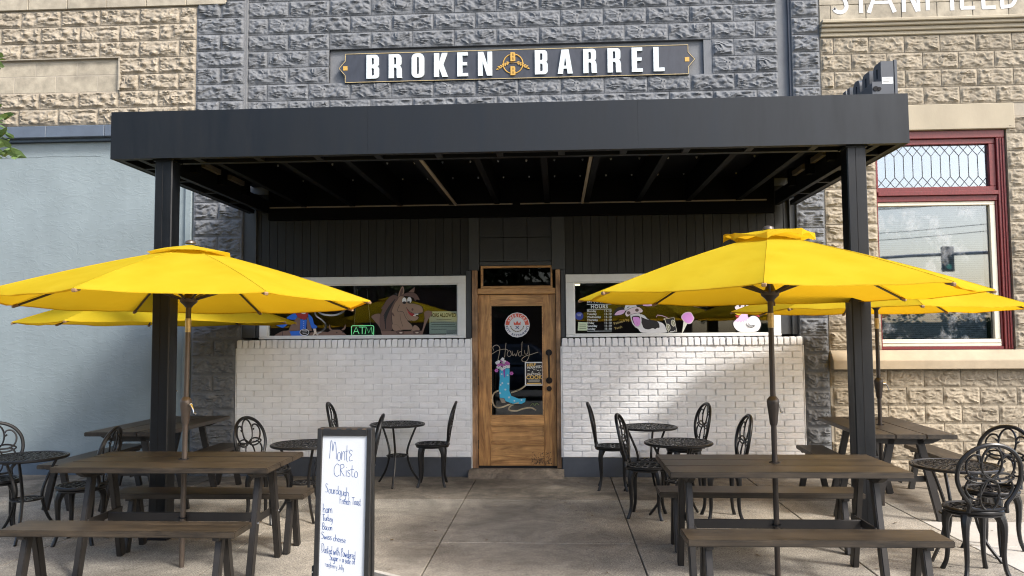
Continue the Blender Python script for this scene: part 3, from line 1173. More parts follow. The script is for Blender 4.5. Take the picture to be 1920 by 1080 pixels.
def rope(pb, pts, m, w_=9):
    c2 = catmull([(a, b, 0) for a, b in pts], 14)
    pb.step()
    y = pb.y
    for i in range(0, len(c2) - 1):
        a, b = c2[i], c2[i + 1]
        d = (b - a)
        if d.length < 1e-6:
            continue
        n = Vector((-d.y, d.x, 0)).normalized() * w_ * 0.55
        q0, q1 = a - n - d * 0.4, a + n + d * 0.75
        pb.mb.tube([(pb.w(q0)[0], y, pb.w(q0)[1]), (pb.w(q1)[0], y, pb.w(q1)[1])], w_ * 0.42 * pb.t[2], 4, mi=pb.mi(m), flat=0.15, nrm=(0, 1, 0))


rope(c_, [(960, 60), (968, 200), (1000, 290), (1090, 360), (1150, 430), (1140, 490), (1090, 545), (1010, 580)], WHT, 18)
rope(c_, [(1000, 60), (1020, 190), (1090, 260), (1240, 285), (1370, 262), (1450, 205), (1490, 120)], WHT, 22)
c_.build('painted_cowboy', winL)

# hours lettering
hr = MB()
hx = 0.103 + 350 * 0.000712


def hz(v):
    return 2.181 - v * 0.000717


add_text(hr, '541 449-5555', hx, hz(250), -0.001, 0.052, sx=0.82, bold=0.001)
add_text(hr, 'HOURS', hx + 0.145, hz(337), -0.001, 0.058, sx=0.95, align='CENTER', bold=0.0016, spacing=1.15)
for v in (272, 353, 710):
    hr.box(hx, hx + 0.287, -0.0014, -0.0006, hz(v) - 0.0028, hz(v) + 0.0028)
for q, d in enumerate(('Monday', 'Tuesday', 'Wednesday', 'Thursday', 'Friday', 'Saturday', 'Sunday')):
    v = 397 + 48.6 * q
    add_text(hr, d, hx, hz(v), -0.001, 0.034, sx=1.0, bold=0.0009)
    add_text(hr, '11-10', hx + 0.287, hz(v), -0.001, 0.034, sx=1.1, align='RIGHT', bold=0.0009)
hr.build('hours_lettering', M['sign_white'], winR)

# cow drinking
k = Paint(0.103, 2.181, 0.000712, -0.000717)
k.fill([(770, 460), (830, 350), (900, 320), (980, 350), (960, 430), (860, 460)], BLK)
k.fill([(805, 450), (860, 385), (975, 365), (970, 400), (920, 440)], PNK)
k.fill([(1100, 200), (1200, 180), (1300, 240), (1380, 250), (1430, 285), (1390, 312), (1270, 305), (1160, 300)], BLK)
k.fill([(1265, 300), (1330, 258), (1425, 285), (1390, 310)], PNK, outline=BLK)
k.fill([(980, 380), (980, 300), (1040, 180), (1130, 180), (1160, 300), (1180, 360)], WHT, outline=BLK)
k.ell(990, 255, 40, 34, WHT, outline=BLK, ow=5)
k.ell(1000, 262, 20, 20, BLK)
k.line([(1010, 335), (1045, 315)], BLK, 7, False)
k.fill([(1215, 440), (1290, 460), (1360, 525), (1520, 560), (1600, 600), (1640, 680), (1630, 745), (1260, 745), (1180, 680), (1120, 640), (1210, 610), (1235, 520)], WHT, outline=BLK, ow=6)
k.fill([(1225, 490), (1330, 525), (1470, 550), (1520, 590), (1530, 660), (1490, 665), (1460, 685), (1420, 670), (1350, 690), (1280, 670), (1250, 610)], BLK)
k.fill([(1060, 455), (1090, 590), (1150, 645), (1210, 630), (1240, 550), (1215, 435), (1120, 430)], WHT, outline=BLK)
k.fill([(1085, 480), (1205, 470), (1215, 560), (1180, 625), (1130, 615), (1100, 560)], BLK)
k.fill([(1100, 500), (1150, 485), (1205, 500), (1220, 580), (1180, 635), (1130, 610)], MAG, outline=P('paint plum', 150, 60, 110))
k.line([(1165, 560), (1170, 605)], P('paint plum', 150, 60, 110), 3, False)
k.fill([(975, 440), (1000, 380), (1100, 330), (1200, 325), (1260, 370), (1250, 410), (1190, 420), (1080, 440), (1010, 480)], LPK, outline=BLK, ow=4)
k.ell(1032, 418, 28, 26, DBR, outline=BLK)
k.ell(1168, 374, 28, 24, DBR, outline=BLK)
for q in range(5):
    k.fill([(1078 + 28 * q, 448 - 4 * q), (1104 + 28 * q, 444 - 4 * q), (1100 + 28 * q, 464 - 3 * q), (1084 + 28 * q, 466 - 3 * q)], WHT, smooth=False)
# cold drink with straw
k.line([(1480, 492), (1500, 455), (1580, 470), (1660, 500)], PNK, 7, False)
k.fill([(1620, 530), (1770, 505), (1808, 725), (1680, 745)], BLK, smooth=False)
k.line([(1598, 525), (1768, 498), (1808, 725), (1680, 745), (1620, 530)], CRM, 5, False)
k.ell(1612, 522, 12, 10, CRM)
for cx, cy in ((1672, 655), (1752, 590)):
    k.ell(cx, cy, 34, 56, CRM, rot=-12)
    k.ell(cx, cy, 26, 46, P('paint olive', 96, 96, 50), rot=-12)
    for a in range(0, 180, 45):
        k.line([(cx - 24 * math.cos(R(a)), cy - 44 * math.sin(R(a))), (cx + 24 * math.cos(R(a)), cy + 44 * math.sin(R(a)))], CRM, 3, False)
k.line([(1700, 728), (1760, 722), (1785, 700)], WHT, 5)
k.build('painted_cow', winR)
# signature
sg = MB()
add_text(sg, 'Painted by', 0.103 + 790 * 0.000712, hz(612), -0.001, 0.045, rot=R(16))
add_text(sg, 'Tarah', 0.103 + 800 * 0.000712, hz(690), -0.001, 0.04, rot=R(14))
sg.build('painted_signature', P('paint tan', 170, 150, 90), winR)

# ice cream and hen
q_ = Paint(1.408, 2.168, 0.000638, -0.000648)
q_.fill([(100, 600), (175, 630), (78, 812), (72, 800)], CRM, smooth=False)
q_.fill([(70, 560), (62, 510), (110, 455), (180, 432), (240, 445), (275, 500), (295, 550), (270, 600), (235, 640), (180, 650), (120, 620)], LPK)
q_.fill([(80, 555), (75, 515), (115, 465), (180, 445), (235, 458), (262, 505), (280, 550), (258, 592), (228, 625), (180, 635), (130, 608)], MAG)
q_.build('painted_ice_cream', winR)
q_ = Paint(1.408, 2.168, 0.000638, -0.000648)
q_.fill([(1330, 480), (1340, 420), (1380, 400), (1430, 470), (1470, 410), (1510, 450), (1470, 530), (1390, 520)], RED, outline=BLK)
q_.fill([(988, 660), (1020, 590), (1100, 600), (1240, 560), (1330, 510), (1420, 525), (1480, 600), (1490, 690), (1440, 780), (1350, 805), (1130, 805), (1030, 750)], WHT, outline=BLK, ow=9)
q_.fill([(1000, 620), (1100, 530), (1140, 460), (1180, 425), (1265, 430), (1255, 520), (1290, 575), (1240, 565), (1225, 615), (1200, 575), (1180, 630), (1160, 590), (1130, 635), (1110, 600), (1060, 628), (1060, 600)], PNK, smooth=False, outline=BLK)
q_.fill([(1030, 350), (1060, 330), (1060, 240), (1250, 230), (1290, 320), (1260, 430), (1150, 420), (1050, 400)], LPK, outline=BLK)
q_.ell(1100, 310, 46, 46, WHT, outline=BLK)
q_.ell(1205, 312, 46, 46, WHT, outline=BLK)
q_.ell(1118, 335, 18, 20, BLK)
q_.ell(1214, 338, 18, 20, BLK)
q_.fill([(1018, 430), (1110, 385), (1190, 390), (1180, 440), (1110, 500), (1030, 470)], GLD, outline=BLK)
q_.line([(1030, 455), (1100, 455), (1175, 420)], BLK, 6)
q_.fill([(1035, 500), (1100, 505), (1090, 540), (1050, 535)], RED, outline=BLK)
q_.line([(1225, 650), (1260, 705), (1330, 715), (1380, 690)], BLK, 7)
q_.line([(1260, 650), (1300, 690), (1370, 680)], BLK, 6)
q_.build('painted_hen', winR)

# ------------------------------------------------------------------ the front door
casing = MB()
casing.box(-0.996, -0.934, -0.06, 0.05, 0.09, 2.398)
casing.box(-0.012, 0.040, -0.06, 0.05, 0.09, 2.398)
cas = casing.build('door_casing', M['jamb'], shop, bevel=0.004)
hd = MB()
hd.box(-0.933, -0.013, -0.052, 0.05, 2.115, 2.182)
hd.build('header', M['door_h'], cas, bevel=0.004)
tr = MB()
tr.box(-0.895, -0.868, -0.03, 0.045, 2.184, 2.45)
tr.box(-0.070, -0.048, -0.03, 0.045, 2.184, 2.45)
tr.box(-0.867, -0.071, -0.03, 0.045, 2.425, 2.45)
tr.box(-0.867, -0.071, -0.03, 0.045, 2.184, 2.212)
tro = tr.build('transom_window', M['door_h'], shop, bevel=0.003)
MB().box(-0.866, -0.072, 0.002, 0.008, 2.213, 2.424).build('pane', M['glass_dull'], tro)
dl, dr, db, dt = -0.930, -0.016, 0.112, 2.110
st = MB()
st.box(dl, -0.786, -0.005, 0.04, db, dt)
st.box(-0.162, dr, -0.005, 0.04, db, dt)
door = st.build('door', M['door_v'], shop, bevel=0.003)
for za, zb3 in ((1.99, dt), (0.582, 0.684), (db, 0.352)):
    MB().box(-0.785, -0.163, -0.004, 0.04, za, zb3).build('rail', M['door_h'], door, bevel=0.003)
pn = MB()
pn.box(-0.784, -0.164, 0.014, 0.035, 0.353, 0.581)
for a in ((-0.784, -0.164, 0.567, 0.581), (-0.784, -0.164, 0.353, 0.367), (-0.784, -0.770, 0.368, 0.566), (-0.178, -0.164, 0.368, 0.566)):
    pn.box(a[0], a[1], 0.002, 0.016, a[2], a[3])
pn.build('door_panel', M['door_h'], door, bevel=0.002)
MB().box(-0.784, -0.164, 0.004, 0.010, 0.686, 1.989).build('pane', M['glass_door'], door)
be = MB()
for a in ((-0.785, -0.163, 1.975, 1.989), (-0.785, -0.163, 0.686, 0.700), (-0.785, -0.772, 0.701, 1.974), (-0.176, -0.163, 0.701, 1.974)):
    be.box(a[0], a[1], -0.004, 0.003, a[2], a[3])
be.build('glazing_bead', M['door_h'], door)
hh = MB()
hx0 = -0.098
hh.tube([(hx0, -0.055, 1.44), (hx0, -0.062, 1.36), (hx0, -0.064, 1.26), (hx0, -0.062, 1.17), (hx0, -0.055, 1.09)], 0.011, 8)
for z in (1.425, 1.10):
    hh.tube([(hx0, -0.006, z), (hx0, -0.016, z)], 0.038, 16)
    hh.tube([(hx0, -0.016, z), (hx0, -0.06, z)], 0.012, 8)
hh.build('handle', M['handle'], door, smooth=True)
MB().tube([(hx0, -0.006, 1.005), (hx0, -0.03, 1.005)], 0.030, 16).build('deadbolt', M['handle'], door, smooth=True)
for z in (1.85, 1.10, 0.36):
    MB().box(-0.936, -0.926, -0.016, 0.0, z - 0.05, z + 0.05).build('hinge', M['handle'], door)
MB().box(dl, dr, -0.012, 0.045, 0.088, 0.110).build('sweep', M['void'], door)
sc = MB()
for i in range(220):
    x, z = -0.32 + 0.24 * (rng.random() ** 0.8), 0.13 + 0.14 * rng.random() ** 1.4
    a = rng.uniform(0.0015, 0.008)
    sc.flat(ell(x, z, a, a * rng.uniform(0.5, 1.0), 7, rng.uniform(0, 90)), -0.0052 - i * 0.00001)
sc.build('scuff_marks', mat('dark scuff', (0.09, 0.055, 0.03), 0.8), door)

# round restaurant sticker
S = Paint(-0.907, 2.066, 0.0014015, -0.0013917, y=0.0030)
CX, CY = 313, 226
S.ell(CX, CY, 106, 106, WHT)
OR_ = P('sticker red', 200, 82, 58)
half_ring = [(CX + 98 * math.cos(R(a)), CY - 98 * math.sin(R(a))) for a in range(0, 181, 9)] + [(CX + 66 * math.cos(R(a)), CY - 66 * math.sin(R(a))) for a in range(180, -1, -9)]
S.fill(half_ring, OR_, smooth=False)
S.step()


def arc_text(S, body, cx, cy, rad, a0, a1, size, m, inner=False):
    n = len(body)
    for i, ch in enumerate(body):
        a = a0 + (a1 - a0) * i / (n - 1)
        px, py = cx + rad * math.cos(R(a)), cy - rad * math.sin(R(a))
        X, Z = S.w((px, py))
        rot = R(a + 90) if inner else R(a - 90)
        add_text(S.mb, ch, X, Z, S.y, size, mi=S.mi(m), rot=rot, align='CENTER', bold=0.001)


arc_text(S, "AMERICAS", CX, CY, 70, 152, 28, 0.042, WHT)
arc_text(S, "BEST RESTAURANTS", CX, CY, 96, 188, 352, 0.034, P('sticker blue', 40, 52, 90), inner=True)
for a in range(195, 346, 15):
    S.ell(CX + 56 * math.cos(R(a)), CY - 56 * math.sin(R(a)), 8, 4, P('sticker olive', 96, 84, 60), rot=-a + 60)
S.fill([(CX - 28, CY), (CX - 30, CY - 30), (CX - 14, CY - 12), (CX, CY - 36), (CX + 14, CY - 12), (CX + 30, CY - 30), (CX + 28, CY)], OR_, smooth=False)
S.line([(CX - 14, CY + 8), (CX + 14, CY + 34)], P('sticker blue', 40, 52, 90), 4, False)
S.line([(CX + 14, CY + 8), (CX - 14, CY + 34)], P('sticker blue', 40, 52, 90), 4, False)
S.build('round_sticker', door)

# Howdy in rope, boot with flowers, rope round it
B = Paint(-0.907, 2.066, 0.0014015, -0.0013917, y=0.0030)
RP = P('rope cream', 186, 170, 140)
for pts in ([(112, 440), (108, 410), (140, 395), (165, 420), (160, 470), (148, 525)], [(218, 378), (212, 430), (205, 500)], [(100, 470), (150, 440), (215, 430), (235, 445)],
            [(250, 440), (232, 452), (228, 480), (245, 492), (262, 475), (252, 445)], [(268, 445), (275, 485), (290, 470), (300, 488), (318, 440)],
            [(345, 450), (325, 460), (325, 485), (345, 480), (352, 380), (358, 370)], [(352, 480), (362, 485)], [(372, 440), (378, 470), (400, 465), (405, 400), (412, 480), (390, 530), (360, 535), (350, 515), (380, 490), (430, 475), (487, 456)]):
    rope(B, pts, P('rope thin', 150, 138, 118), 4.2)
rope(B, [(160, 775), (115, 800), (100, 850), (120, 910), (170, 920), (240, 895), (300, 870), (345, 852)], RP, 10)
rope(B, [(375, 740), (340, 765), (300, 782), (260, 795)], RP, 10)
rope(B, [(320, 880), (255, 905), (240, 940), (300, 948), (360, 930), (420, 922), (465, 942)], RP, 10)
B.fill([(160, 585), (205, 590), (248, 592), (247, 700), (245, 780), (260, 820), (320, 845), (380, 843), (376, 875), (345, 892), (270, 890), (215, 870), (160, 840), (155, 760), (162, 680)], TEA, smooth=False, outline=BLK)
B.fill([(158, 838), (200, 845), (215, 882), (178, 884)], P('boot heel', 120, 112, 100), smooth=False, outline=BLK)
B.line([(210, 880), (270, 893), (345, 895)], BLK, 4)
B.fill([(192, 600), (210, 598), (206, 668), (198, 668)], P('paint violet', 132, 60, 150), smooth=False)
for x, y in ((180, 640), (170, 730), (210, 770), (165, 800), (240, 835), (285, 865), (345, 858), (230, 650), (235, 720), (185, 715)):
    for a in (0, 60, 120):
        B.line([(x - 9 * math.cos(R(a)), y - 9 * math.sin(R(a))), (x + 9 * math.cos(R(a)), y + 9 * math.sin(R(a)))], WHT, 2.2, False)
FL_ = P('flower plum', 150, 76, 140)
for i in range(34):
    a, r_ = rng.uniform(0, 360), 62 * math.sqrt(rng.random())
    x, y = 200 + r_ * math.cos(R(a)), 553 + 0.72 * r_ * math.sin(R(a))
    for b in range(5):
        B.ell(x + 8 * math.cos(R(b * 72 + a)), y + 8 * math.sin(R(b * 72 + a)), 6, 6, WHT if r_ > 46 or i % 5 == 0 else FL_)
for x, y in ((140, 607), (265, 632)):
    for b in range(6):
        B.ell(x + 9 * math.cos(R(b * 60)), y + 9 * math.sin(R(b * 60)), 7, 7, FL_)
B.line([(420, 905), (440, 880), (455, 900), (470, 880), (490, 895)], P('paint green', 84, 104, 54), 3)
B.build('painted_boot', door)

# threshold step, broken concrete
nx, ny = 44, 14
vs, fs = [], []
for j in range(ny + 1):
    for i in range(nx + 1):
        x = -1.035 + 1.10 * i / nx
        t = j / ny
        y = -0.225 + 0.28 * t
        z = 0.088 * min(1, (t * 2.4) ** 0.8) + 0.018 * noise.noise(Vector((x * 9, y * 14, 1))) * (1 - abs(2 * t - 1) * 0.6) + 0.006 * noise.noise(Vector((x * 30, y * 30, 4)))
        if t < 0.05:
            y += 0.03 * noise.noise(Vector((x * 6, 0, 9)))
            z = -0.01
        if t > 0.55:
            z = min(z, 0.086)
        vs.append((x, y, z))
for j in range(ny):
    for i in range(nx):
        a = j * (nx + 1) + i
        fs.append((a, a + 1, a + nx + 2, a + nx + 1))
MB().add(vs, fs).build('doorstep', M['threshold'], shop, smooth=True, angle=50)

# ------------------------------------------------------------------ white brick walls under the windows
def brick_wall(label, x0, x1, seed):
    r_ = random.Random(seed)
    t = thing('brick_wall', label, 'wall', ((x0 + x1) / 2, -0.05, 0))
    ox, oy = (x0 + x1) / 2, -0.05
    zb = 0.222
    MB().box(x0 - ox, x1 - ox, -0.041, 0.05, zb, 1.54).build('mortar', M['brick_joint'], t)
    MB().box(x0 - ox - 0.004, x1 - ox + 0.004, -0.046, 0.06, -0.04, zb).build('painted_base', M['base_paint'], t, bevel=0.006)
    vari = []
    for k_ in range(6):
        def bm_(L_, H_):
            mb = MB()
            nx, nz2 = 6, 3
            mb.box(0, L_, -0.052, 0.0, 0, H_)
            vv = []
            for (x, y, z) in mb.v:
                vv.append((x + r_.uniform(-0.0025, 0.0025), y + r_.uniform(-0.0025, 0.0025), z + r_.uniform(-0.002, 0.002)))
            mb.v = vv
            return mb
        vari.append(bm_)
    bl = 0.2185
    nrow = 18
    rh = (1.493 - zb) / nrow
    meF = [vari[q](bl - 0.009, rh - 0.0085).mesh('brick', M['brick'], smooth=True, bevel=0.0055, seg=2, angle=70) for q in range(6)]
    meH = [vari[q](bl / 2 - 0.009, rh - 0.0085).mesh('brick', M['brick'], smooth=True, bevel=0.0055, seg=2, angle=70) for q in range(4)]
    for j in range(nrow):
        x = x0 - (bl / 2 if j % 2 else 0.0)
        while x < x1 - 0.03:
            xa = max(x, x0)
            w = min(x + bl, x1) - xa
            if w > 0.05:
                if w > bl - 0.01:
                    me = r_.choice(meF)
                    sxx = 1.0
                else:
                    me = r_.choice(meH)
                    sxx = (w - 0.009) / (bl / 2 - 0.009)
                o = put('brick', me, t, (xa - ox + 0.0045, r_.uniform(-0.0025, 0.0025), zb + j * rh + 0.0042))
                o.scale = (sxx, 1, 1)
            x += bl
    for xe in (x0 - 0.016, x1 + 0.002):
        MB().box(xe - ox, xe + 0.014 - ox, -0.046, 0.03, zb, 1.497).build('end_render', M['brick_joint'], t, bevel=0.004)
    nr = round((x1 - x0) / 0.0715)
    rw = (x1 - x0) / nr
    meR = []
    for q in range(5):
        mb = MB().box(0, rw - 0.008, -0.066, 0.02, 0, 0.094)
        mb.v = [(x + r_.uniform(-0.002, 0.002), y + r_.uniform(-0.003, 0.003), z + r_.uniform(-0.003, 0.002)) for x, y, z in mb.v]
        meR.append(mb.mesh('rowlock_brick', M['brick'], smooth=True, bevel=0.008, seg=2, angle=70))
    for q in range(nr):
        put('rowlock_brick', r_.choice(meR), t, (x0 - ox + q * rw + 0.004, r_.uniform(-0.003, 0.003), 1.500 + r_.uniform(-0.003, 0.001)))
    return t


brick_wall('white painted brick wall under the window with the painted horse, left of the door', -3.80, -1.012, 5)
brick_wall('white painted brick wall under the window with the painted cow, right of the door', 0.052, 2.795, 9)

# ------------------------------------------------------------------ name board
sign = thing('name_board', 'long charcoal name board with white letters BROKEN BARREL above the canopy', 'sign', (-0.475, -0.062, 4.866))
SX, SZ = -0.475, 4.866
L2, R2, T2, B2 = -2.53 - SX, 1.585 - SX, 5.048 - SZ, 4.684 - SZ
out = [(L2, B2), (R2, B2), (R2, -0.092), (R2 + 0.078, 0.0), (R2, 0.092), (R2, T2), (L2, T2), (L2, 0.092), (L2 - 0.078, 0), (L2, -0.092)]
MB().prism(out, 0.0, 0.03).build('board', M['sign_black'], sign)


def inset(poly, d):
    n = len(poly)
    r_ = []
    for i in range(n):
        a, b, c = Vector(poly[i - 1]), Vector(poly[i]), Vector(poly[(i + 1) % n])
        e1, e2 = (b - a).normalized(), (c - b).normalized()
        n1, n2 = Vector((-e1.y, e1.x)), Vector((-e2.y, e2.x))
        k_ = (n1 + n2)
        k_ = k_ / max(0.3, (1 + n1.dot(n2)))
        r_.append(tuple(b + k_ * d))
    return r_


o1, o2 = inset(out, 0.004), inset(out, 0.0105)
bd = MB()
for i in range(len(out)):
    j = (i + 1) % len(out)
    vs = [(*[o1[i][0], -0.004, o1[i][1]],), (o1[j][0], -0.004, o1[j][1]), (o2[j][0], -0.004, o2[j][1]), (o2[i][0], -0.004, o2[i][1]),
          (o1[i][0], 0.002, o1[i][1]), (o1[j][0], 0.002, o1[j][1]), (o2[j][0], 0.002, o2[j][1]), (o2[i][0], 0.002, o2[i][1])]
    bd.add(vs, [(0, 1, 2, 3), (0, 4, 5, 1), (3, 2, 6, 7)])
bd.build('gold_border', M['gold_pale'], sign)
for sx in (-1, 1):
    xc = (L2 - 0.012) if sx < 0 else (R2 - 0.0)
    MB().box(xc - 0.026 + (0.02 if sx < 0 else -0.02), xc + 0.026 + (0.02 if sx < 0 else -0.02), -0.004, 0.0, -0.026, 0.026).build('gold_square', M['gold'], sign)


def rrect(x0, x1, z0, z1, r_, which='tr br tl bl'):
    p = []
    p += arc(x0 + r_, z0 + r_, r_, r_, 180, 270, 5) if 'bl' in which else [(x0, z0)]
    p += arc(x1 - r_, z0 + r_, r_, r_, 270, 360, 5) if 'br' in which else [(x1, z0)]
    p += arc(x1 - r_, z1 - r_, r_, r_, 0, 90, 5) if 'tr' in which else [(x1, z1)]
    p += arc(x0 + r_, z1 - r_, r_, r_, 90, 180, 5) if 'tl' in which else [(x0, z1)]
    return p


# condensed slab letters, cap height 1, width about 0.52
def letter(ch):
    w = 0.52
    if ch == 'B':
        o = [(0, 0)] + arc(w - 0.15, 0.15, 0.15, 0.15, 270, 360, 5) + arc(w - 0.12, 0.40, 0.12, 0.12, 0, 70, 4) + arc(w - 0.12, 0.62, 0.11, 0.12, -60, 0, 4) + arc(w - 0.15, 0.85, 0.14, 0.15, 0, 90, 5) + [(0, 1)]
        return [o, rrect(0.215, 0.315, 0.13, 0.44, 0.045, 'tr br'), rrect(0.215, 0.31, 0.59, 0.87, 0.045, 'tr br')]
    if ch == 'R':
        o = [(0, 0), (0.21, 0), (0.21, 0.44), (0.24, 0.44)] + arc(0.26, 0.37, 0.07, 0.07, 90, 0, 4) + [(0.33, 0.10), (0.345, 0.0), (0.56, 0.0), (0.54, 0.09), (0.535, 0.36)] + arc(w - 0.11, 0.42, 0.11, 0.10, 0, 60, 4) + arc(w - 0.12, 0.62, 0.12, 0.11, -60, 0, 4) + arc(w - 0.15, 0.85, 0.15, 0.15, 0, 90, 5) + [(0, 1)]
        return [o, rrect(0.215, 0.315, 0.57, 0.87, 0.045, 'tr br')]
    if ch == 'O':
        return [rrect(0, w, -0.01, 1.01, 0.20), rrect(0.215, 0.305, 0.14, 0.86, 0.044)]
    if ch == 'K':
        return [[(0, 0), (0.21, 0), (0.21, 0.38), (0.345, 0), (0.58, 0), (0.385, 0.53), (0.555, 1), (0.33, 1), (0.21, 0.62), (0.21, 1), (0, 1)]]
    if ch == 'E':
        return [[(0, 0), (0.44, 0), (0.44, 0.135), (0.21, 0.135), (0.21, 0.455), (0.40, 0.455), (0.40, 0.585), (0.21, 0.585), (0.21, 0.865), (0.43, 0.865), (0.43, 1), (0, 1)]]
    if ch == 'N':
        return [[(0, 0), (0.19, 0), (0.19, 0.60), (0.37, 0), (0.58, 0), (0.58, 1), (0.39, 1), (0.39, 0.45), (0.22, 1), (0, 1)]]
    if ch == 'A':
        return [[(0, 0), (0.21, 0), (0.235, 0.21), (0.375, 0.21), (0.40, 0), (0.61, 0), (0.45, 1), (0.16, 1)], [(0.255, 0.33), (0.355, 0.33), (0.31, 0.66), (0.30, 0.66)]]
    if ch == 'L':
        return [[(0, 0), (0.44, 0), (0.44, 0.15), (0.21, 0.15), (0.21, 1), (0, 1)]]


LH = 0.292
px = lambda x: -2.529 + (x - 646.3) * (4.112 / 644.4) - SX
for ch, x in zip('BROKENBARREL', (688.5, 731, 774.5, 817, 861, 900, 1006.5, 1049, 1096.5, 1141.5, 1186, 1226)):
    vs, fs = polymesh([[(a * LH, b * LH) for a, b in lp] for lp in letter(ch)], 0.022)
    zt = -0.147 + 0.006
    x_ = px(x)
    mb = MB().add([(x_ + a, b - 0.022, c + zt) for a, b, c in vs], fs)
    o = mb.build('letter', M['sign_white'], sign)
# emblem: ring, two letters, two ears of wheat
em = MB()
ex = px(965.5)
em.tube([(ex + 0.118 * math.cos(a), -0.004, 0.118 * math.sin(a)) for a in [2 * math.pi * i / 40 for i in range(40)]], 0.007, 6, closed=True)
for zz in (0.028, -0.142):
    vs, fs = polymesh([[(a * 0.112, b * 0.108) for a, b in lp] for lp in letter('B')], 0.016)
    em.add([(ex - 0.029 + a, b - 0.018, c + zz) for a, b, c in vs], fs)
for s in (-1, 1):
    em.tube([(ex + s * 0.005, -0.006, 0.010), (ex + s * 0.04, -0.006, 0.014), (ex + s * 0.10, -0.006, -0.010), (ex + s * 0.165, -0.006, -0.05)], 0.003, 5)
    for i in range(5):
        t = i / 4
        bx, bz = ex + s * (0.055 + 0.105 * t), 0.010 - 0.052 * t
        for up in (1, -1):
            a = -28 + (38 if up > 0 else -34)
            em.prism(ell(bx + s * 0.008, bz + up * 0.010, 0.017, 0.0075, 8, s * a), -0.010, -0.001)
    em.prism(ell(ex + s * 0.182, -0.058, 0.02, 0.008, 8, -s * 28), -0.010, -0.001)
em.build('emblem', M['gold'], sign)
bk = MB()
for x in (-1.8, -0.6, 0.6, 1.8):
    bk.box(x - 0.02, x + 0.02, 0.03, 0.066, -0.05, 0.05)
bk.build('bracket', M['trim_dark'], sign)

# ------------------------------------------------------------------ canopy over the forecourt
can = thing('entrance_canopy', 'flat black metal canopy on two square posts projecting over the entrance', 'canopy', (-0.45, -1.5, 0))
CX0, CX1, CYF, CYB, CZB, CZT = -3.670, 2.762, -3.055, -0.12, 3.103, 3.497
ox, oy = -0.45, -1.5


def cb(mb, x0, x1, y0, y1, z0, z1, mi=0):
    return mb.box(x0 - ox, x1 - ox, y0 - oy, y1 - oy, z0, z1, mi)


fx = [CX0, -1.52, 0.66, CX1]
for q in range(3):
    cb(MB(), fx[q] + (0.0004 if q else 0), fx[q + 1] - (0.0004 if q < 2 else 0), CYF, CYF + 0.02, CZB, CZT).build('fascia_panel', M['canopy_metal'], can)
cb(MB(), CX0, CX0 + 0.02, CYF + 0.021, CYB, CZB, CZT).build('side_fascia', M['canopy_metal'], can, bevel=0.003)
cb(MB(), CX1 - 0.02, CX1, CYF + 0.021, CYB, CZB, CZT).build('side_fascia', M['canopy_metal'], can, bevel=0.003)
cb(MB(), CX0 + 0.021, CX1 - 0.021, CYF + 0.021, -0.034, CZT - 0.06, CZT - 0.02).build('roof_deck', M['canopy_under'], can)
rim = MB()
IX0, IX1, IYF = CX0 + 0.19, CX1 - 0.19, CYF + 0.27
cb(rim, CX0 + 0.021, CX1 - 0.021, CYF + 0.021, CYF + 0.075, CZB + 0.002, CZB + 0.05)
cb(rim, IX0, IX1, IYF - 0.06, IYF, CZB + 0.002, CZB + 0.16)
for x in (CX0 + 0.022, IX0):
    cb(rim, x, x + 0.05, CYF + 0.076, CYB, CZB + 0.003, CZB + (0.05 if x < IX0 else 0.16))
for x in (CX1 - 0.022, IX1):
    cb(rim, x - 0.05, x, CYF + 0.076, CYB, CZB + 0.003, CZB + (0.05 if x > IX1 else 0.16))
n = 12
for i in range(1, n):
    x = IX0 + (IX1 - IX0) * i / n
    cb(rim, x - 0.028, x + 0.028, CYF + 0.076, IYF - 0.061, CZB + 0.004, CZB + 0.05)
for y in (-2.62, -2.05, -1.45, -0.85):
    cb(rim, CX0 + 0.073, IX0 - 0.001, y - 0.025, y + 0.025, CZB + 0.004, CZB + 0.05)
    cb(rim, IX1 + 0.001, CX1 - 0.073, y - 0.025, y + 0.025, CZB + 0.004, CZB + 0.05)
rim.build('rim_frame', M['rim_metal'], can, bevel=0.002)
for x in (-2.98, -2.40, -1.83, -1.22, -0.685, -0.10, 0.36, 0.95, 1.53, 2.10):
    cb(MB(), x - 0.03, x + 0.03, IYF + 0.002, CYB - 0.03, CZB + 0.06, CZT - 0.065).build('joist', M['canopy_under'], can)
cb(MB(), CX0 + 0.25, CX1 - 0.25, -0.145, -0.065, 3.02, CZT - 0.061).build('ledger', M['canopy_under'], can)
for x in (-1.165, 0.305):
    cb(MB(), x - 0.014, x + 0.014, IYF + 0.02, CYB - 0.06, CZB + 0.045, CZB + 0.062).build('light_strip', M['strip'], can)
cb(MB(), -3.40, -0.505, -0.162, -0.147, 3.158, 3.172).build('light_strip', M['strip'], can)
cb(MB(), -0.415, 2.42, -0.162, -0.147, 3.158, 3.172).build('light_strip', M['strip'], can)
for sx, x in ((1, IX0 + 0.08), (-1, IX1 - 0.08)):
    for y in (-2.35, -1.75, -1.15):
        cb(MB(), x - 0.02, x + 0.02, y - 0.18, y + 0.18, CZB + 0.17, CZB + 0.22).build('light_strip', M['strip_dim'], can)
        cb(MB(), x - 0.03, x + 0.03, y + 0.21, y + 0.31, CZB + 0.08, CZB + 0.26).build('strip_bracket', M['canopy_under'], can)
bo = MB()
for x in [-3.2 + 0.29 * i for i in range(20)]:
    for y in (-0.42, -1.25):
        bo.lathe([(0.012, 0.0), (0.010, -0.012), (0.004, -0.02)], 6, (x - ox, y - oy, CZT - 0.061))
stuff(bo.build('bolts', M['bolt'], can))
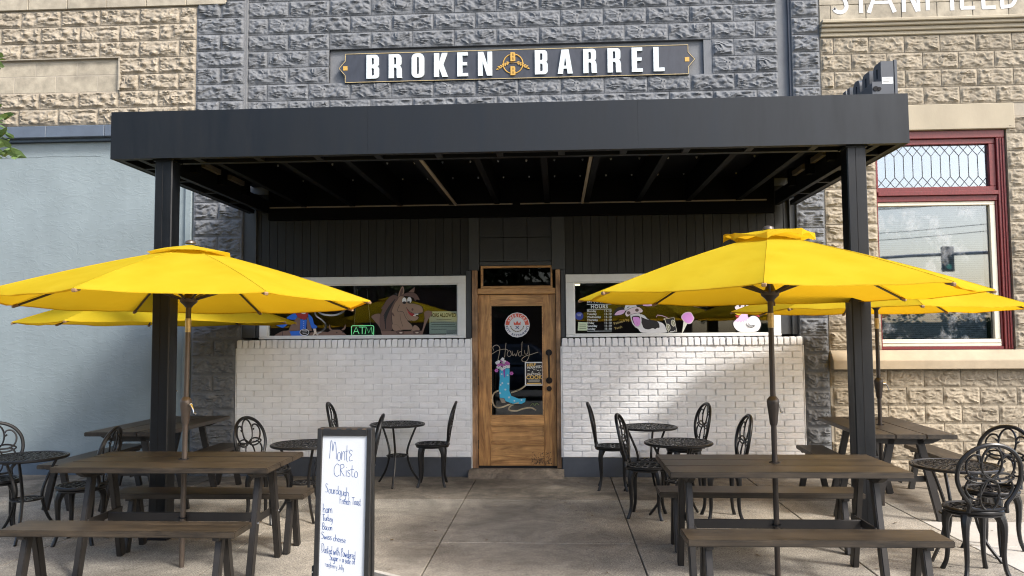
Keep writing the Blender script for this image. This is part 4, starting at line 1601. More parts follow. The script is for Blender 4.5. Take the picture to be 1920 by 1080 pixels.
for x in (-3.172 + 0.0, 2.378):
    pm = MB()
    x0 = (-3.318 if x < 0 else 2.300)
    cb(pm, x0, x0 + 0.148, -3.0, -2.852, -0.01, CZB + 0.001)
    po = pm.build('post', M['post_metal'], can, bevel=0.008)
    cb(MB(), x0 - 0.02, x0 + 0.168, -3.02, -2.832, -0.004, 0.014).build('base_plate', M['post_metal'], po, bevel=0.003)
    cb(MB(), x0 - 0.012, x0 + 0.16, -3.012, -2.84, CZB - 0.012, CZB + 0.001).build('top_plate', M['post_metal'], po)
    sm = MB()
    cb(sm, x0 + 0.066, x0 + 0.069, -3.002, -2.998, 0.02, CZB - 0.02)
    sm.build('seam', M['void'], po)

# channel letters along the right edge of the canopy, reading from the side street
cl = thing('channel_letter_sign', 'row of dark channel letters seen edge-on on the right end of the canopy', 'sign', (2.66, -1.6, 3.497))
CLX, CLY = 2.66, -1.6
ypos = [-2.94, -2.71, -2.50, -2.27, -2.05, -1.84, -1.55, -1.32, -1.09, -0.87, -0.65, -0.43]
for q, (ch, y) in enumerate(zip('BROKENBARREL', ypos)):
    lps = letter(ch)
    vs, fs = polymesh([[(a * 0.30, b * 0.30) for a, b in lp] for lp in lps], 0.10)
    # letter x -> +Y, depth towards -X from the face
    me = MB().add([(0.05 - b, y - CLY + a, c - 0.0) for a, b, c in vs], fs)
    o = me.build('letter', M['letter_metal'], cl)
    vs, fs = polymesh([[(a * 0.30, b * 0.30) for a, b in [lps[0]][0]]], 0.02)
    cx_, cz_ = 0.08, 0.15
    me = MB().add([(0.074 - b, y - CLY + cx_ + (a - cx_) * 1.06, cz_ + (c - cz_) * 1.06) for a, b, c in vs], fs)
    me.build('letter_face', M['letter_metal'], o)
MB().box(-0.12, -0.055, -2.94 - CLY, -0.3 - CLY, 0.0, 0.13).build('raceway', M['letter_metal'], cl, bevel=0.004)
ep = MB().box(-0.125, -0.052, -2.948 - CLY, -2.941 - CLY, 0.0, 0.132).build('end_plate', M['letter_metal'], cl)
hol = MB()
hol.tube([(-0.10, -2.954 - CLY, 0.075), (-0.10, -2.9485 - CLY, 0.075)], 0.02, 12)
hol.tube([(-0.072, -2.954 - CLY, 0.072), (-0.072, -2.9485 - CLY, 0.072)], 0.016, 12)
hol.build('knockout', M['void'], cl)
lab = MB().box(-0.044, 0.042, -2.9415 - CLY, -2.9405 - CLY, 0.115, 0.17).build('paper_label', M['white_trim'], cl)
li = MB()
for i, (a, b) in enumerate(((0.035, 0.020), (0.03, 0.038), (0.02, 0.028), (0.034, 0.008))):
    li.box(-0.036, -0.036 + a + b, -2.943 - CLY, -2.942 - CLY, 0.155 - 0.011 * i, 0.157 - 0.011 * i)
li.build('fine_print', BLK, lab)

# ------------------------------------------------------------------ left neighbour: tan blocks above blue stucco
lb = thing('blue_stucco_building', 'pale blue stucco building with tan rock-faced blocks above a slate coping', 'building', (-7.0, 0, 0))
LX = -7.0
wl_ = MB()
wl_.box(-9.6 - LX, -4.362 - LX, -0.06, 0.3, 0.205, 4.03)
wl_.build('stucco_wall', M['plaster'], lb)
MB().box(-9.6 - LX, -4.365 - LX, -0.064, 0.29, -0.03, 0.204).build('painted_base', M['blue_base'], lb)
MB().box(-4.47 - LX, -4.385 - LX, -0.095, -0.058, 0.0, 3.9).build('corner_board', M['plaster'], lb, bevel=0.01)
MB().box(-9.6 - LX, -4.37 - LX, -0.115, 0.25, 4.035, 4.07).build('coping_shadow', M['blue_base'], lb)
for i in range(8):
    x = -9.4 + 0.735 * i + 0.28
    if x + 0.73 > -4.365:
        break
    MB().box(x - LX, x + 0.731 - LX, -0.175, 0.2, 4.071, 4.212).build('coping', M['coping'], lb, bevel=0.006)
MB().box(-9.6 - LX, -4.358 - LX, -0.092, 0.3, 4.213, 6.4).build('wall', M['tan_mortar'], lb)
tf = block_meshes('t', M['tan_block'], 0.502 - J, 0.2057 - J, 6, 111, 0.042)
th = block_meshes('u', M['tan_block'], 0.251 - J, 0.2057 - J, 4, 131, 0.042)
for k in range(7):
    z = 4.235 + k * 0.2057
    xoff = -4.572 if k % 2 == 0 else -4.572 - 0.251
    x = xoff
    # fill to the pier edge
    w = -4.36 - x
    if w > 0.1:
        o = put('block', th[k % 4], lb, (x - LX + J / 2, -0.092, z + J / 2))
        o.scale = ((w - J) / (0.251 - J), 1, 1)
        if k % 2:
            o.data = tf[k % 6]
            o.scale = ((w - J) / (0.502 - J), 1, 1)
    for i in range(10):
        xa = xoff - 0.502 * (i + 1)
        if xa < -9.6:
            break
        if k in (2, 3) and xa < -5.36:
            if xa + 0.502 > -5.32 + 0.1:
                o = put('block', th[i % 4], lb, (-5.32 - LX + J / 2, -0.092, z + J / 2))
                o.scale = ((xa + 0.502 + 5.32 - J) / (0.251 - J), 1, 1)
            continue
        put('block', rng.choice(tf), lb, (xa - LX + J / 2, -0.092, z + J / 2))
# sunken panel of smooth blocks
for k, z in enumerate((4.648, 4.855)):
    x = -5.325 - (0.0 if k else 0.0)
    first = True
    while x > -9.4:
        w = 0.53 if not (k == 1 and first) else 0.53
        if k == 0 and first:
            w = 0.27
        first = False
        MB().box(x - w + 0.005 - LX, x - 0.002 - LX, -0.0925 - 0.002 * rng.random(), 0.0, z, z + 0.2 if k == 0 else z + 0.165).build('smooth_block', M['smooth_stone'], lb, bevel=0.004)
        x -= w
pr = MB()
pr.box(-9.6 - LX, -5.30 - LX, -0.135, -0.07, 5.052, 5.063)
pr.box(-5.318 - LX, -5.30 - LX, -0.130, -0.07, 4.65, 5.051)
pr.build('panel_edge', M['tan_mortar'], lb)
for i in range(11):
    x = -9.6 + 0.5 * i
    MB().box(x - LX + 0.12, x + 0.493 - LX + 0.12, -0.13, 0.1, 5.685, 5.98).build('smooth_block', M['smooth_stone'], lb, bevel=0.004)
crk = MB()
pts = [(x, -0.0605, 3.858 + 0.012 * noise.noise(Vector((x * 3, 0, 0)))) for x in [-7.4 + 0.05 * i for i in range(38)]]
crk.tube([(p[0] - LX, p[1], p[2]) for p in pts], 0.004, 4)
crk.build('plaster_seam', M['plaster'], lb)

# ------------------------------------------------------------------ right neighbour: buff stone with red window
rb = thing('stone_building', 'buff rock-faced stone building with red framed window and painted frieze letters', 'building', (5.0, 0, 0))
RX = 5.0
w2 = MB()
w2.box(3.092 - RX, 3.675 - RX, -0.09, 0.3, -0.05, 6.4)
w2.box(3.675 - RX, 5.15 - RX, -0.09, 0.3, -0.05, 1.22)
w2.box(3.675 - RX, 5.15 - RX, -0.09, 0.3, 4.24, 6.4)
w2.box(5.15 - RX, 8.2 - RX, -0.09, 0.3, -0.05, 6.4)
w2.build('wall', M['tan_mortar'], rb)
rf_ = block_meshes('s', M['stone_block'], 0.402 - J, 0.204 - J, 7, 211, 0.032)
rh_ = block_meshes('v', M['stone_block'], 0.201 - J, 0.204 - J, 4, 231, 0.032)
rs_ = block_meshes('w', M['stone_block'], 0.262 - J, 0.204 - J, 4, 251, 0.034)


def course(x0, x1, z, off, L_=0.402):
    x = x0 - off
    while x < x1 - 0.04:
        xa, xb = max(x, x0), min(x + L_, x1)
        w = xb - xa
        if w > 0.06:
            if w > 0.3:
                me, base_w = rng.choice(rf_), 0.402 - J
            else:
                me, base_w = rng.choice(rh_), 0.201 - J
            o = put('block', me, rb, (xa - RX + J / 2, -0.09, z + J / 2))
            o.scale = ((w - J) / base_w, 1, 1)
        x += L_


for k in range(4):                                     # above the window
    course(3.095, 8.1, 4.250 + k * 0.2045, (0.25 if k % 2 else 0.05))
for k in range(6):                                     # under the sill
    course(3.095, 8.1, 0.0 + k * 0.2025 - 0.0, (0.172 if k % 2 else 0.37))
for k in range(13):                                    # jamb left and wall right of the window
    z = 1.443 + k * 0.2045
    if z < 4.16:
        o = put('block', rng.choice(rs_), rb, (3.096 - RX + J / 2, -0.09, z + J / 2))
        if k % 2 == 0:
            o.scale = ((0.2925 - J) / (0.262 - J), 1, 1)
            o2_ = put('block', rng.choice(rs_), rb, (3.3885 - RX + J / 2, -0.09, z + J / 2))
            o2_.scale = ((0.2925 - J) / (0.262 - J), 1, 1)
        else:
            o.data = rng.choice(rf_)
            o2_ = put('block', rng.choice(rh_), rb, (3.498 - RX + J / 2, -0.09, z + J / 2))
            o2_.scale = ((0.183 - J) / (0.201 - J), 1, 1)
        course(5.245 if z > 3.93 else 5.145, 8.1, z, (0.2 if k % 2 else 0.0))
MB().box(3.50 - RX, 5.238 - RX, -0.118, 0.2, 3.948, 4.244).build('lintel', M['cream_stone'], rb, bevel=0.006)
# string course
mo = MB()
mo.box(3.095 - RX, 8.2 - RX, -0.20, 0.1, 5.205, 5.245)
mo.box(3.095 - RX, 8.2 - RX, -0.175, 0.1, 5.165, 5.2049)
mo.box(3.095 - RX, 8.2 - RX, -0.145, 0.1, 5.115, 5.1649)
mo.box(3.095 - RX, 8.2 - RX, -0.122, 0.1, 5.068, 5.1149)
mo.build('string_course', M['cream_stone'], rb, bevel=0.008)
for j, zz in enumerate((5.248, 5.452, 5.656)):
    x = 3.095
    L0 = 0.13 if j % 2 == 0 else 0.33
    while x < 7.6:
        w = L0 if x < 3.1 else 0.402
        MB().box(x - RX + 0.003, x + w - RX - 0.003, -0.10 - rng.uniform(0, 0.003), 0.05, zz + 0.002, zz + 0.2).build('smooth_block', M['smooth_stone'], rb, bevel=0.004)
        x += w
# painted frieze lettering
sl = MB()
yl = -0.1045


def stroke(mb, pts, w, closed=False):
    mb.tube([(a - RX, yl, b) for a, b in pts], w * 0.62, 4, closed=closed, flat=0.04, nrm=(0, 1, 0))


zb_, zt_ = 5.345, 5.74
stroke(sl, [(3.265, zb_ + 0.05)] + arc(3.335, zb_ + 0.09, 0.075, 0.075, 200, 380, 10) + [(3.39, zb_ + 0.17), (3.28, zb_ + 0.25), (3.28, zb_ + 0.33)] + arc(3.335, zt_ - 0.06, 0.06, 0.05, 180, 20, 8), 0.052)
stroke(sl, [(3.575, zb_), (3.575, zt_)], 0.052)
stroke(sl, [(3.48, zt_), (3.67, zt_)], 0.05)
stroke(sl, [(3.66, zb_), (3.80, zt_), (3.955, zb_)], 0.056)
stroke(sl, [(3.715, zb_ + 0.12), (3.90, zb_ + 0.12)], 0.04)
stroke(sl, [(4.06, zb_), (4.06, zt_)], 0.05)
stroke(sl, [(4.06, zt_), (4.215, zb_)], 0.055)
stroke(sl, [(4.225, zb_), (4.225, zt_)], 0.045)
stroke(sl, [(4.33, zb_ + 0.01), (4.33, zt_)], 0.05)
stroke(sl, [(4.33, zt_ - 0.02), (4.47, zt_ - 0.02)], 0.05)
stroke(sl, [(4.33, zb_ + 0.2), (4.43, zb_ + 0.2)], 0.045)
stroke(sl, [(4.605, zb_), (4.605, zt_)], 0.05)
stroke(sl, [(4.715, zb_ + 0.02), (4.715, zt_)], 0.05)
for zz in (zb_ + 0.025, zb_ + 0.2, zt_ - 0.02):
    stroke(sl, [(4.70, zz), (4.86, zz)], 0.048)
stroke(sl, [(4.955, zb_ + 0.02), (4.955, zt_)], 0.05)
stroke(sl, [(4.94, zb_ + 0.022), (5.09, zb_ + 0.022)], 0.048)
stroke(sl, [(5.165, zb_ + 0.02), (5.165, zt_)], 0.05)
stroke(sl, [(5.15, zb_ + 0.02), (5.24, zb_ + 0.03)] + arc(5.24, zb_ + 0.19, 0.085, 0.16, -80, 80, 10) + [(5.15, zt_ - 0.02)], 0.048)
sl.build('painted_lettering', M['white_paint'], rb)
# sill
si = MB()
prof = [(-0.20, 1.218), (-0.20, 1.318), (-0.10, 1.43), (0.05, 1.43), (0.05, 1.218)]
vs = [(3.10 - RX, y, z) for y, z in prof] + [(8.2 - RX, y, z) for y, z in prof]
si.add(vs, [(4, 3, 2, 1, 0), (5, 6, 7, 8, 9)] + [(i, (i + 1) % 5, (i + 1) % 5 + 5, i + 5) for i in range(5)])
si.build('sill', M['sill_stone'], rb, bevel=0.006)
# red window
rw_ = MB()
WX0, WX1 = 3.684, 5.140
rw_.box(WX0 - RX, WX1 - RX, -0.075, 0.06, 3.855, 3.946)
rw_.box(WX0 - RX, 3.700 - RX, -0.073, 0.06, 1.434, 3.854)
rw_.box(5.045 - RX, WX1 - RX, -0.073, 0.06, 1.434, 3.854)
red = rw_.build('window', M['red_paint'], rb, bevel=0.006)
r2 = MB()
r2.box(3.701 - RX, 5.044 - RX, -0.045, 0.05, 3.792, 3.853)
r2.box(3.701 - RX, 5.044 - RX, -0.045, 0.05, 3.245, 3.298)
r2.box(3.701 - RX, 5.044 - RX, -0.085, 0.05, 3.196, 3.244)
r2.box(3.701 - RX, 5.044 - RX, -0.055, 0.05, 3.130, 3.195)
r2.box(3.701 - RX, 3.722 - RX, -0.045, 0.05, 3.299, 3.791)
r2.box(4.972 - RX, 5.044 - RX, -0.045, 0.05, 3.299, 3.791)
r2.box(5.020 - RX, 5.044 - RX, -0.050, 0.05, 1.47, 3.129)
r2.box(3.701 - RX, 5.044 - RX, -0.06, 0.05, 1.434, 1.468)
for a in (5.075, 5.105):
    r2.box(a - RX, a + 0.012 - RX, -0.085, -0.070, 1.44, 3.85)
r2.build('frame', M['red_paint'], red, bevel=0.004)
MB().box(3.722 - RX, 4.972 - RX, 0.0, 0.006, 3.299, 3.791).build('transom_pane', M['glass_lead'], red)
ld = MB()
tx0, tx1, tz0, tz1 = 3.722, 4.972, 3.299, 3.791
nb = 12
p_ = (tx1 - tx0) / nb
q1, q2 = tz1 - 0.125, tz0 + 0.125
T = lambda pts: ld.tube([(a - RX, -0.001, b) for a, b in pts], 0.0038, 5)
for i in range(nb + 1):
    x = tx0 + i * p_
    if 0 < i < nb:
        T([(x, q2), (x, q1)])
    for s in (-1, 1):
        xe = x + s * p_ / 2
        if tx0 - 1e-6 <= xe <= tx1 + 1e-6:
            T([(x, q1), (xe, q1 + 0.0625), (x + s * p_, tz1)] if tx0 - 1e-6 <= x + s * p_ <= tx1 + 1e-6 else [(x, q1), (xe, q1 + 0.0625)])
            T([(x, q2), (xe, q2 - 0.0625), (x + s * p_, tz0)] if tx0 - 1e-6 <= x + s * p_ <= tx1 + 1e-6 else [(x, q2), (xe, q2 - 0.0625)])
ld.build('lead_came', M['lead'], red)
cs = MB()
cs.box(3.701 - RX, 5.019 - RX, -0.038, 0.04, 3.085, 3.128)
cs.box(3.701 - RX, 3.712 - RX, -0.038, 0.04, 1.552, 3.084)
cs.box(4.958 - RX, 5.019 - RX, -0.038, 0.04, 1.552, 3.084)
cs.box(3.701 - RX, 5.019 - RX, -0.05, 0.04, 1.470, 1.551)
cs.box(3.701 - RX, 5.016 - RX, -0.058, 0.0, 1.508, 1.518)
cs.build('sash', M['cream_paint'], red, bevel=0.004)
MB().box(3.712 - RX, 4.958 - RX, 0.0, 0.006, 1.552, 3.084).build('pane', M['glass_sky'], red)
MB().box(4.926 - RX, 4.957 - RX, 0.008, 0.03, 1.553, 3.083).build('blind_gap', M['void'], red)
bl = MB()
for i in range(62):
    z = 1.56 + i * 0.0246
    bl.box(3.715 - RX, 4.92 - RX, 0.06, 0.063, z, z + 0.022)
bl.build('blind', M['blind'], red)
MB().box(3.7 - RX, 5.0 - RX, 0.09, 0.12, 1.5, 3.85).build('blind_backing', M['interior'], red)

# ------------------------------------------------------------------ things behind and on the glass
pb = thing('notice_poster', 'pale green MINORS ALLOWED notice behind the left window glass', 'poster', (-1.35, 0.02, 1.65))
pp = MB().box(-0.165, 0.165, 0.004, 0.006, 0.005, 0.27).build('paper', mat('notice paper', (0.78, 0.82, 0.74), 0.6), pb)
tx = MB()
add_text(tx, 'MINORS ALLOWED', 0.155, 0.205, 0.0025, 0.062, sx=0.66, align='RIGHT', bold=0.0022)
for i, (a, b) in enumerate(((-0.08, 0.10), (-0.15, 0.13), (-0.14, 0.14), (-0.15, 0.15), (-0.14, 0.04))):
    tx.box(a, b, 0.0022, 0.003, 0.168 - 0.028 * i, 0.173 - 0.028 * i)
tx.build('print', mat('notice green', (0.006, 0.02, 0.014), 0.6), pb)
cd = thing('small_card', 'small white card standing at the right corner of the left window', 'card', (-1.24, 0.012, 1.64))
MB().box(-0.072, 0.072, 0.0, 0.002, 0.0, 0.062).build('paper', P('card paper', 206, 212, 214), cd)
ct = MB()
for i in range(3):
    ct.box(-0.06, 0.05 - 0.02 * i, -0.001, -0.0004, 0.045 - 0.014 * i, 0.048 - 0.014 * i)
ct.build('print', BLK, cd)
nb_ = thing('neon_sign', 'green neon ATM sign hanging inside the left window', 'sign', (-2.325, 0.05, 1.70))
ne = MB()


def ntube(pts, r_=0.0042, closed=False):
    ne.tube([(a, 0, b) for a, b in pts], r_, 6, closed=closed)


ntube(rrect(-0.135, 0.135, -0.058, 0.058, 0.018), closed=True)
ntube([(-0.115, -0.042), (-0.078, 0.042), (-0.042, -0.042)])
ntube([(-0.10, -0.010), (-0.058, -0.010)])
ntube([(-0.045, 0.042), (0.035, 0.042)])
ntube([(-0.005, 0.042), (-0.005, -0.042)])
ntube([(0.03, -0.042), (0.045, 0.042), (0.075, -0.03), (0.105, 0.042), (0.118, -0.042)])
ne.build('tube', M['neon'], nb_, smooth=True)
MB().box(-0.145, 0.145, 0.008, 0.014, -0.068, 0.068).build('backing', M['void'], nb_)
ch = MB()
for x, x2 in ((-0.105, -0.06), (0.095, 0.05)):
    ch.tube([(x, 0.0, 0.066), (x2, 0.0, 0.5)], 0.0022, 4)
ch.build('chain', M['bolt'], nb_)
st_ = thing('payment_sticker', 'round blue sticker at the left edge of the right window', 'sticker', (0.262, -0.001, 1.85))
MB().flat(ell(0, 0, 0.048, 0.048, 24), 0).build('disc', P('sticker navy', 34, 52, 130), st_)
sp = MB()
for i in range(3):
    sp.box(-0.03 + 0.005 * i, 0.03 - 0.005 * i, -0.0012, -0.0006, 0.022 - 0.011 * i, 0.026 - 0.011 * i)
sp.build('print', WHT, st_)
pl_ = thing('paper_notice', 'small pale green paper taped in the lower left corner of the right window', 'notice', (0.300, -0.001, 1.73))
MB().prism([(-0.058, -0.05), (0.055, -0.05), (0.055, 0.045), (-0.05, 0.048)], 0.0, 0.0006).build('paper', P('notice pale', 176, 190, 160), pl_)
sp = MB()
for i in range(3):
    sp.box(-0.036, 0.038, -0.0012, -0.0006, 0.012 - 0.022 * i, 0.019 - 0.022 * i)
sp.build('print', P('notice grey', 96, 104, 84), pl_)
hw = thing('help_wanted_poster', 'black HELP WANTED part-time cook poster taped to the door glass', 'poster', (-0.272, 0.0018, 1.178))
MB().box(-0.110, 0.104, 0.0, 0.001, -0.138, 0.138).build('paper', P('poster white', 206, 204, 196), hw)
MB().box(-0.097, 0.091, -0.0008, 0.0, -0.125, 0.125).build('black_field', P('poster black', 26, 24, 24), hw)
t1 = MB()
add_text(t1, 'HELP', -0.085, 0.085, -0.0016, 0.047, rot=R(4), bold=0.0016)
add_text(t1, 'COOK', -0.003, -0.062, -0.0016, 0.062, align='CENTER', bold=0.0018)
t1.box(-0.088, 0.082, -0.0016, -0.0011, -0.121, -0.107)
t1.build('orange_print', P('poster orange', 226, 160, 84), hw)
t2 = MB()
add_text(t2, 'WANTED!', -0.085, 0.055, -0.0016, 0.040, rot=R(5), bold=0.0014)
add_text(t2, 'PART-TIME', -0.003, -0.018, -0.0016, 0.032, align='CENTER', bold=0.001)
for i, (a, b) in enumerate(((-0.07, 0.06), (-0.065, 0.065), (-0.07, 0.06))):
    t2.box(a, b, -0.0016, -0.0011, -0.074 - 0.011 * i, -0.070 - 0.011 * i)
for i in range(14):
    x, z = rng.uniform(-0.08, 0.075), rng.uniform(0.0, 0.045)
    t2.box(x, x + rng.uniform(0.006, 0.02), -0.0016, -0.0011, z, z + rng.uniform(0.003, 0.010))
t2.build('white_print', P('poster pale', 200, 190, 180), hw)
for q, (x, y, z, w) in enumerate(((1.66, 1.9, 2.22, 0.16), (0.34, 2.0, 2.42, 0.05), (0.30, 2.2, 2.36, 0.04))):
    lp_ = thing('ceiling_lamp', ('long warm lamp glowing inside the right window above the ice cream', 'small lamp glowing high at the left of the right window', 'lower small lamp glowing at the left of the right window')[q], 'lamp', (x, y, z), 0, 'lamps inside the right window')
    MB().box(-w, w, -0.02, 0.02, -0.012, 0.012).build('tube', M['lampglow'], lp_, bevel=0.005)
    MB().box(-w - 0.01, w + 0.01, -0.03, 0.03, 0.013, 0.03).build('housing', M['signal_dark'], lp_)

# ------------------------------------------------------------------ picnic tables and benches
def make_table():
    t = thing('picnic_table', 'x', 'picnic table', (0, 0, 0), 0, 'brown picnic tables')
    L_, W_, Z = 1.50, 0.757, 0.757
    pw = W_ / 3
    for i in range(3):
        MB().box(-L_ / 2, L_ / 2, 0.002, pw - 0.002, Z - 0.038, Z).build('plank', M['table_wood'], t, (0, -W_ / 2 + i * pw, 0), bevel=0.005, seg=2)
    for sx in (-1, 1):
        x = sx * 0.60
        for sy in (-1, 1):
            lg = MB().bar((x, sy * 0.115, Z - 0.045), (x, sy * 0.275, 0.0), 0.042, 0.065, up=(0, 1, 0))
            lo = lg.build('leg', M['table_frame'], t, bevel=0.006, seg=2)
            bl_ = MB().lathe([(0.007, -0.024), (0.006, -0.028)], 8)
            bl_.v = [(x - sx * (v_[2] - 0.0) * sx, sy * 0.20 + v_[0], 0.355 + v_[1]) for v_ in bl_.v]
            bl_.build('bolt', M['bolt'], lo)
        br = [(-0.30, 0), (0.30, 0), (0.29, -0.02), (0.22, -0.052), (0.13, -0.062), (-0.13, -0.062), (-0.22, -0.052), (-0.29, -0.02)]
        vs = [(x - 0.021 + 0.044 * k_, a, Z - 0.039 + b) for k_ in (0, 1) for a, b in br]
        nn = len(br)
        bmb = MB().add(vs, [tuple(range(nn)), tuple(range(2 * nn - 1, nn - 1, -1))] + [(i, i + nn, (i + 1) % nn + nn, (i + 1) % nn) for i in range(nn)])
        bmb.build('bracket', M['table_frame'], t, bevel=0.003)
        MB().bar((x - sx * 0.03, -0.215, 0.355), (x - sx * 0.03, 0.215, 0.355), 0.012, 0.05).build('crossbar', M['table_frame'], t, bevel=0.002)
    MB().bar((-0.565, 0.028, 0.345), (0.565, 0.028, 0.345), 0.014, 0.062).build('stretcher', M['table_frame'], t, bevel=0.003)
    MB().tube([(0.026 * math.cos(a), 0.026 * math.sin(a), 0.345) for a in [2 * math.pi * i / 16 for i in range(16)]], 0.005, 6, closed=True).build('clamp_ring', M['post_metal'], t)
    MB().tube([(0.033 * math.cos(a), 0.033 * math.sin(a), Z + 0.001) for a in [2 * math.pi * i / 20 for i in range(20)]], 0.005, 6, closed=True).build('hole_ring', M['void'], t)
    return t


def make_bench():
    t = thing('bench', 'x', 'bench', (0, 0, 0), 0, 'brown benches beside the picnic tables')
    L_, W_, Z = 1.50, 0.275, 0.445
    MB().box(-L_ / 2, L_ / 2, -W_ / 2, W_ / 2, Z - 0.040, Z).build('seat', M['table_wood'], t, bevel=0.006, seg=2)
    for sx in (-1, 1):
        x = sx * 0.62
        for sy in (-1, 1):
            MB().bar((x, sy * 0.035, Z - 0.043), (x, sy * 0.125, 0.0), 0.042, 0.058, up=(0, 1, 0)).build('leg', M['table_frame'], t, bevel=0.005, seg=2)
        MB().box(x - 0.022, x + 0.022, -0.115, 0.115, Z - 0.062, Z - 0.041).build('bracket', M['table_frame'], t, bevel=0.003)
    return t


TABLES = [(-2.68, -3.722, 0, 'front left picnic table with dark plank top, beside the white menu board'),
          (1.453, -3.835, 0, 'front right picnic table under the umbrella with the tall crumpled cap'),
          (-4.015, -1.40, 90, 'picnic table standing end-on against the pale blue stucco wall'),
          (3.045, -1.575, 87, 'picnic table standing end-on in front of the buff stone wall')]
tb = make_table()
for i, (x, y, a, lab_) in enumerate(TABLES):
    o = tb if i == 0 else copy_tree(tb)
    o.location, o.rotation_euler = (x, y, 0), (0, 0, R(a))
    o['label'] = lab_
BENCHES = [(-2.715, -4.395, 0, 'bench nearest the camera on the left, in front of the front left picnic table'),
           (-2.665, -3.25, 0, 'bench behind the front left picnic table, its end next to the menu board'),
           (1.485, -4.495, 0.5, 'bench nearest the camera on the right, in front of the front right picnic table'),
           (1.505, -3.13, -1, 'bench behind the front right picnic table, close to the right canopy post'),
           (-4.75, -1.33, 90, 'bench along the pale blue stucco wall, left of the end-on picnic table'),
           (-3.66, -1.25, 90, 'bench against the dark grey block pier, right of the end-on picnic table'),
           (2.62, -1.42, 87, 'bench beside the white brick wall, left of the picnic table by the stone wall'),
           (3.76, -1.36, 87, 'bench to the right of the picnic table by the buff stone wall')]
bn = make_bench()
for i, (x, y, a, lab_) in enumerate(BENCHES):
    o = bn if i == 0 else copy_tree(bn)
    o.location, o.rotation_euler = (x, y, 0), (0, 0, R(a))
    o['label'] = lab_

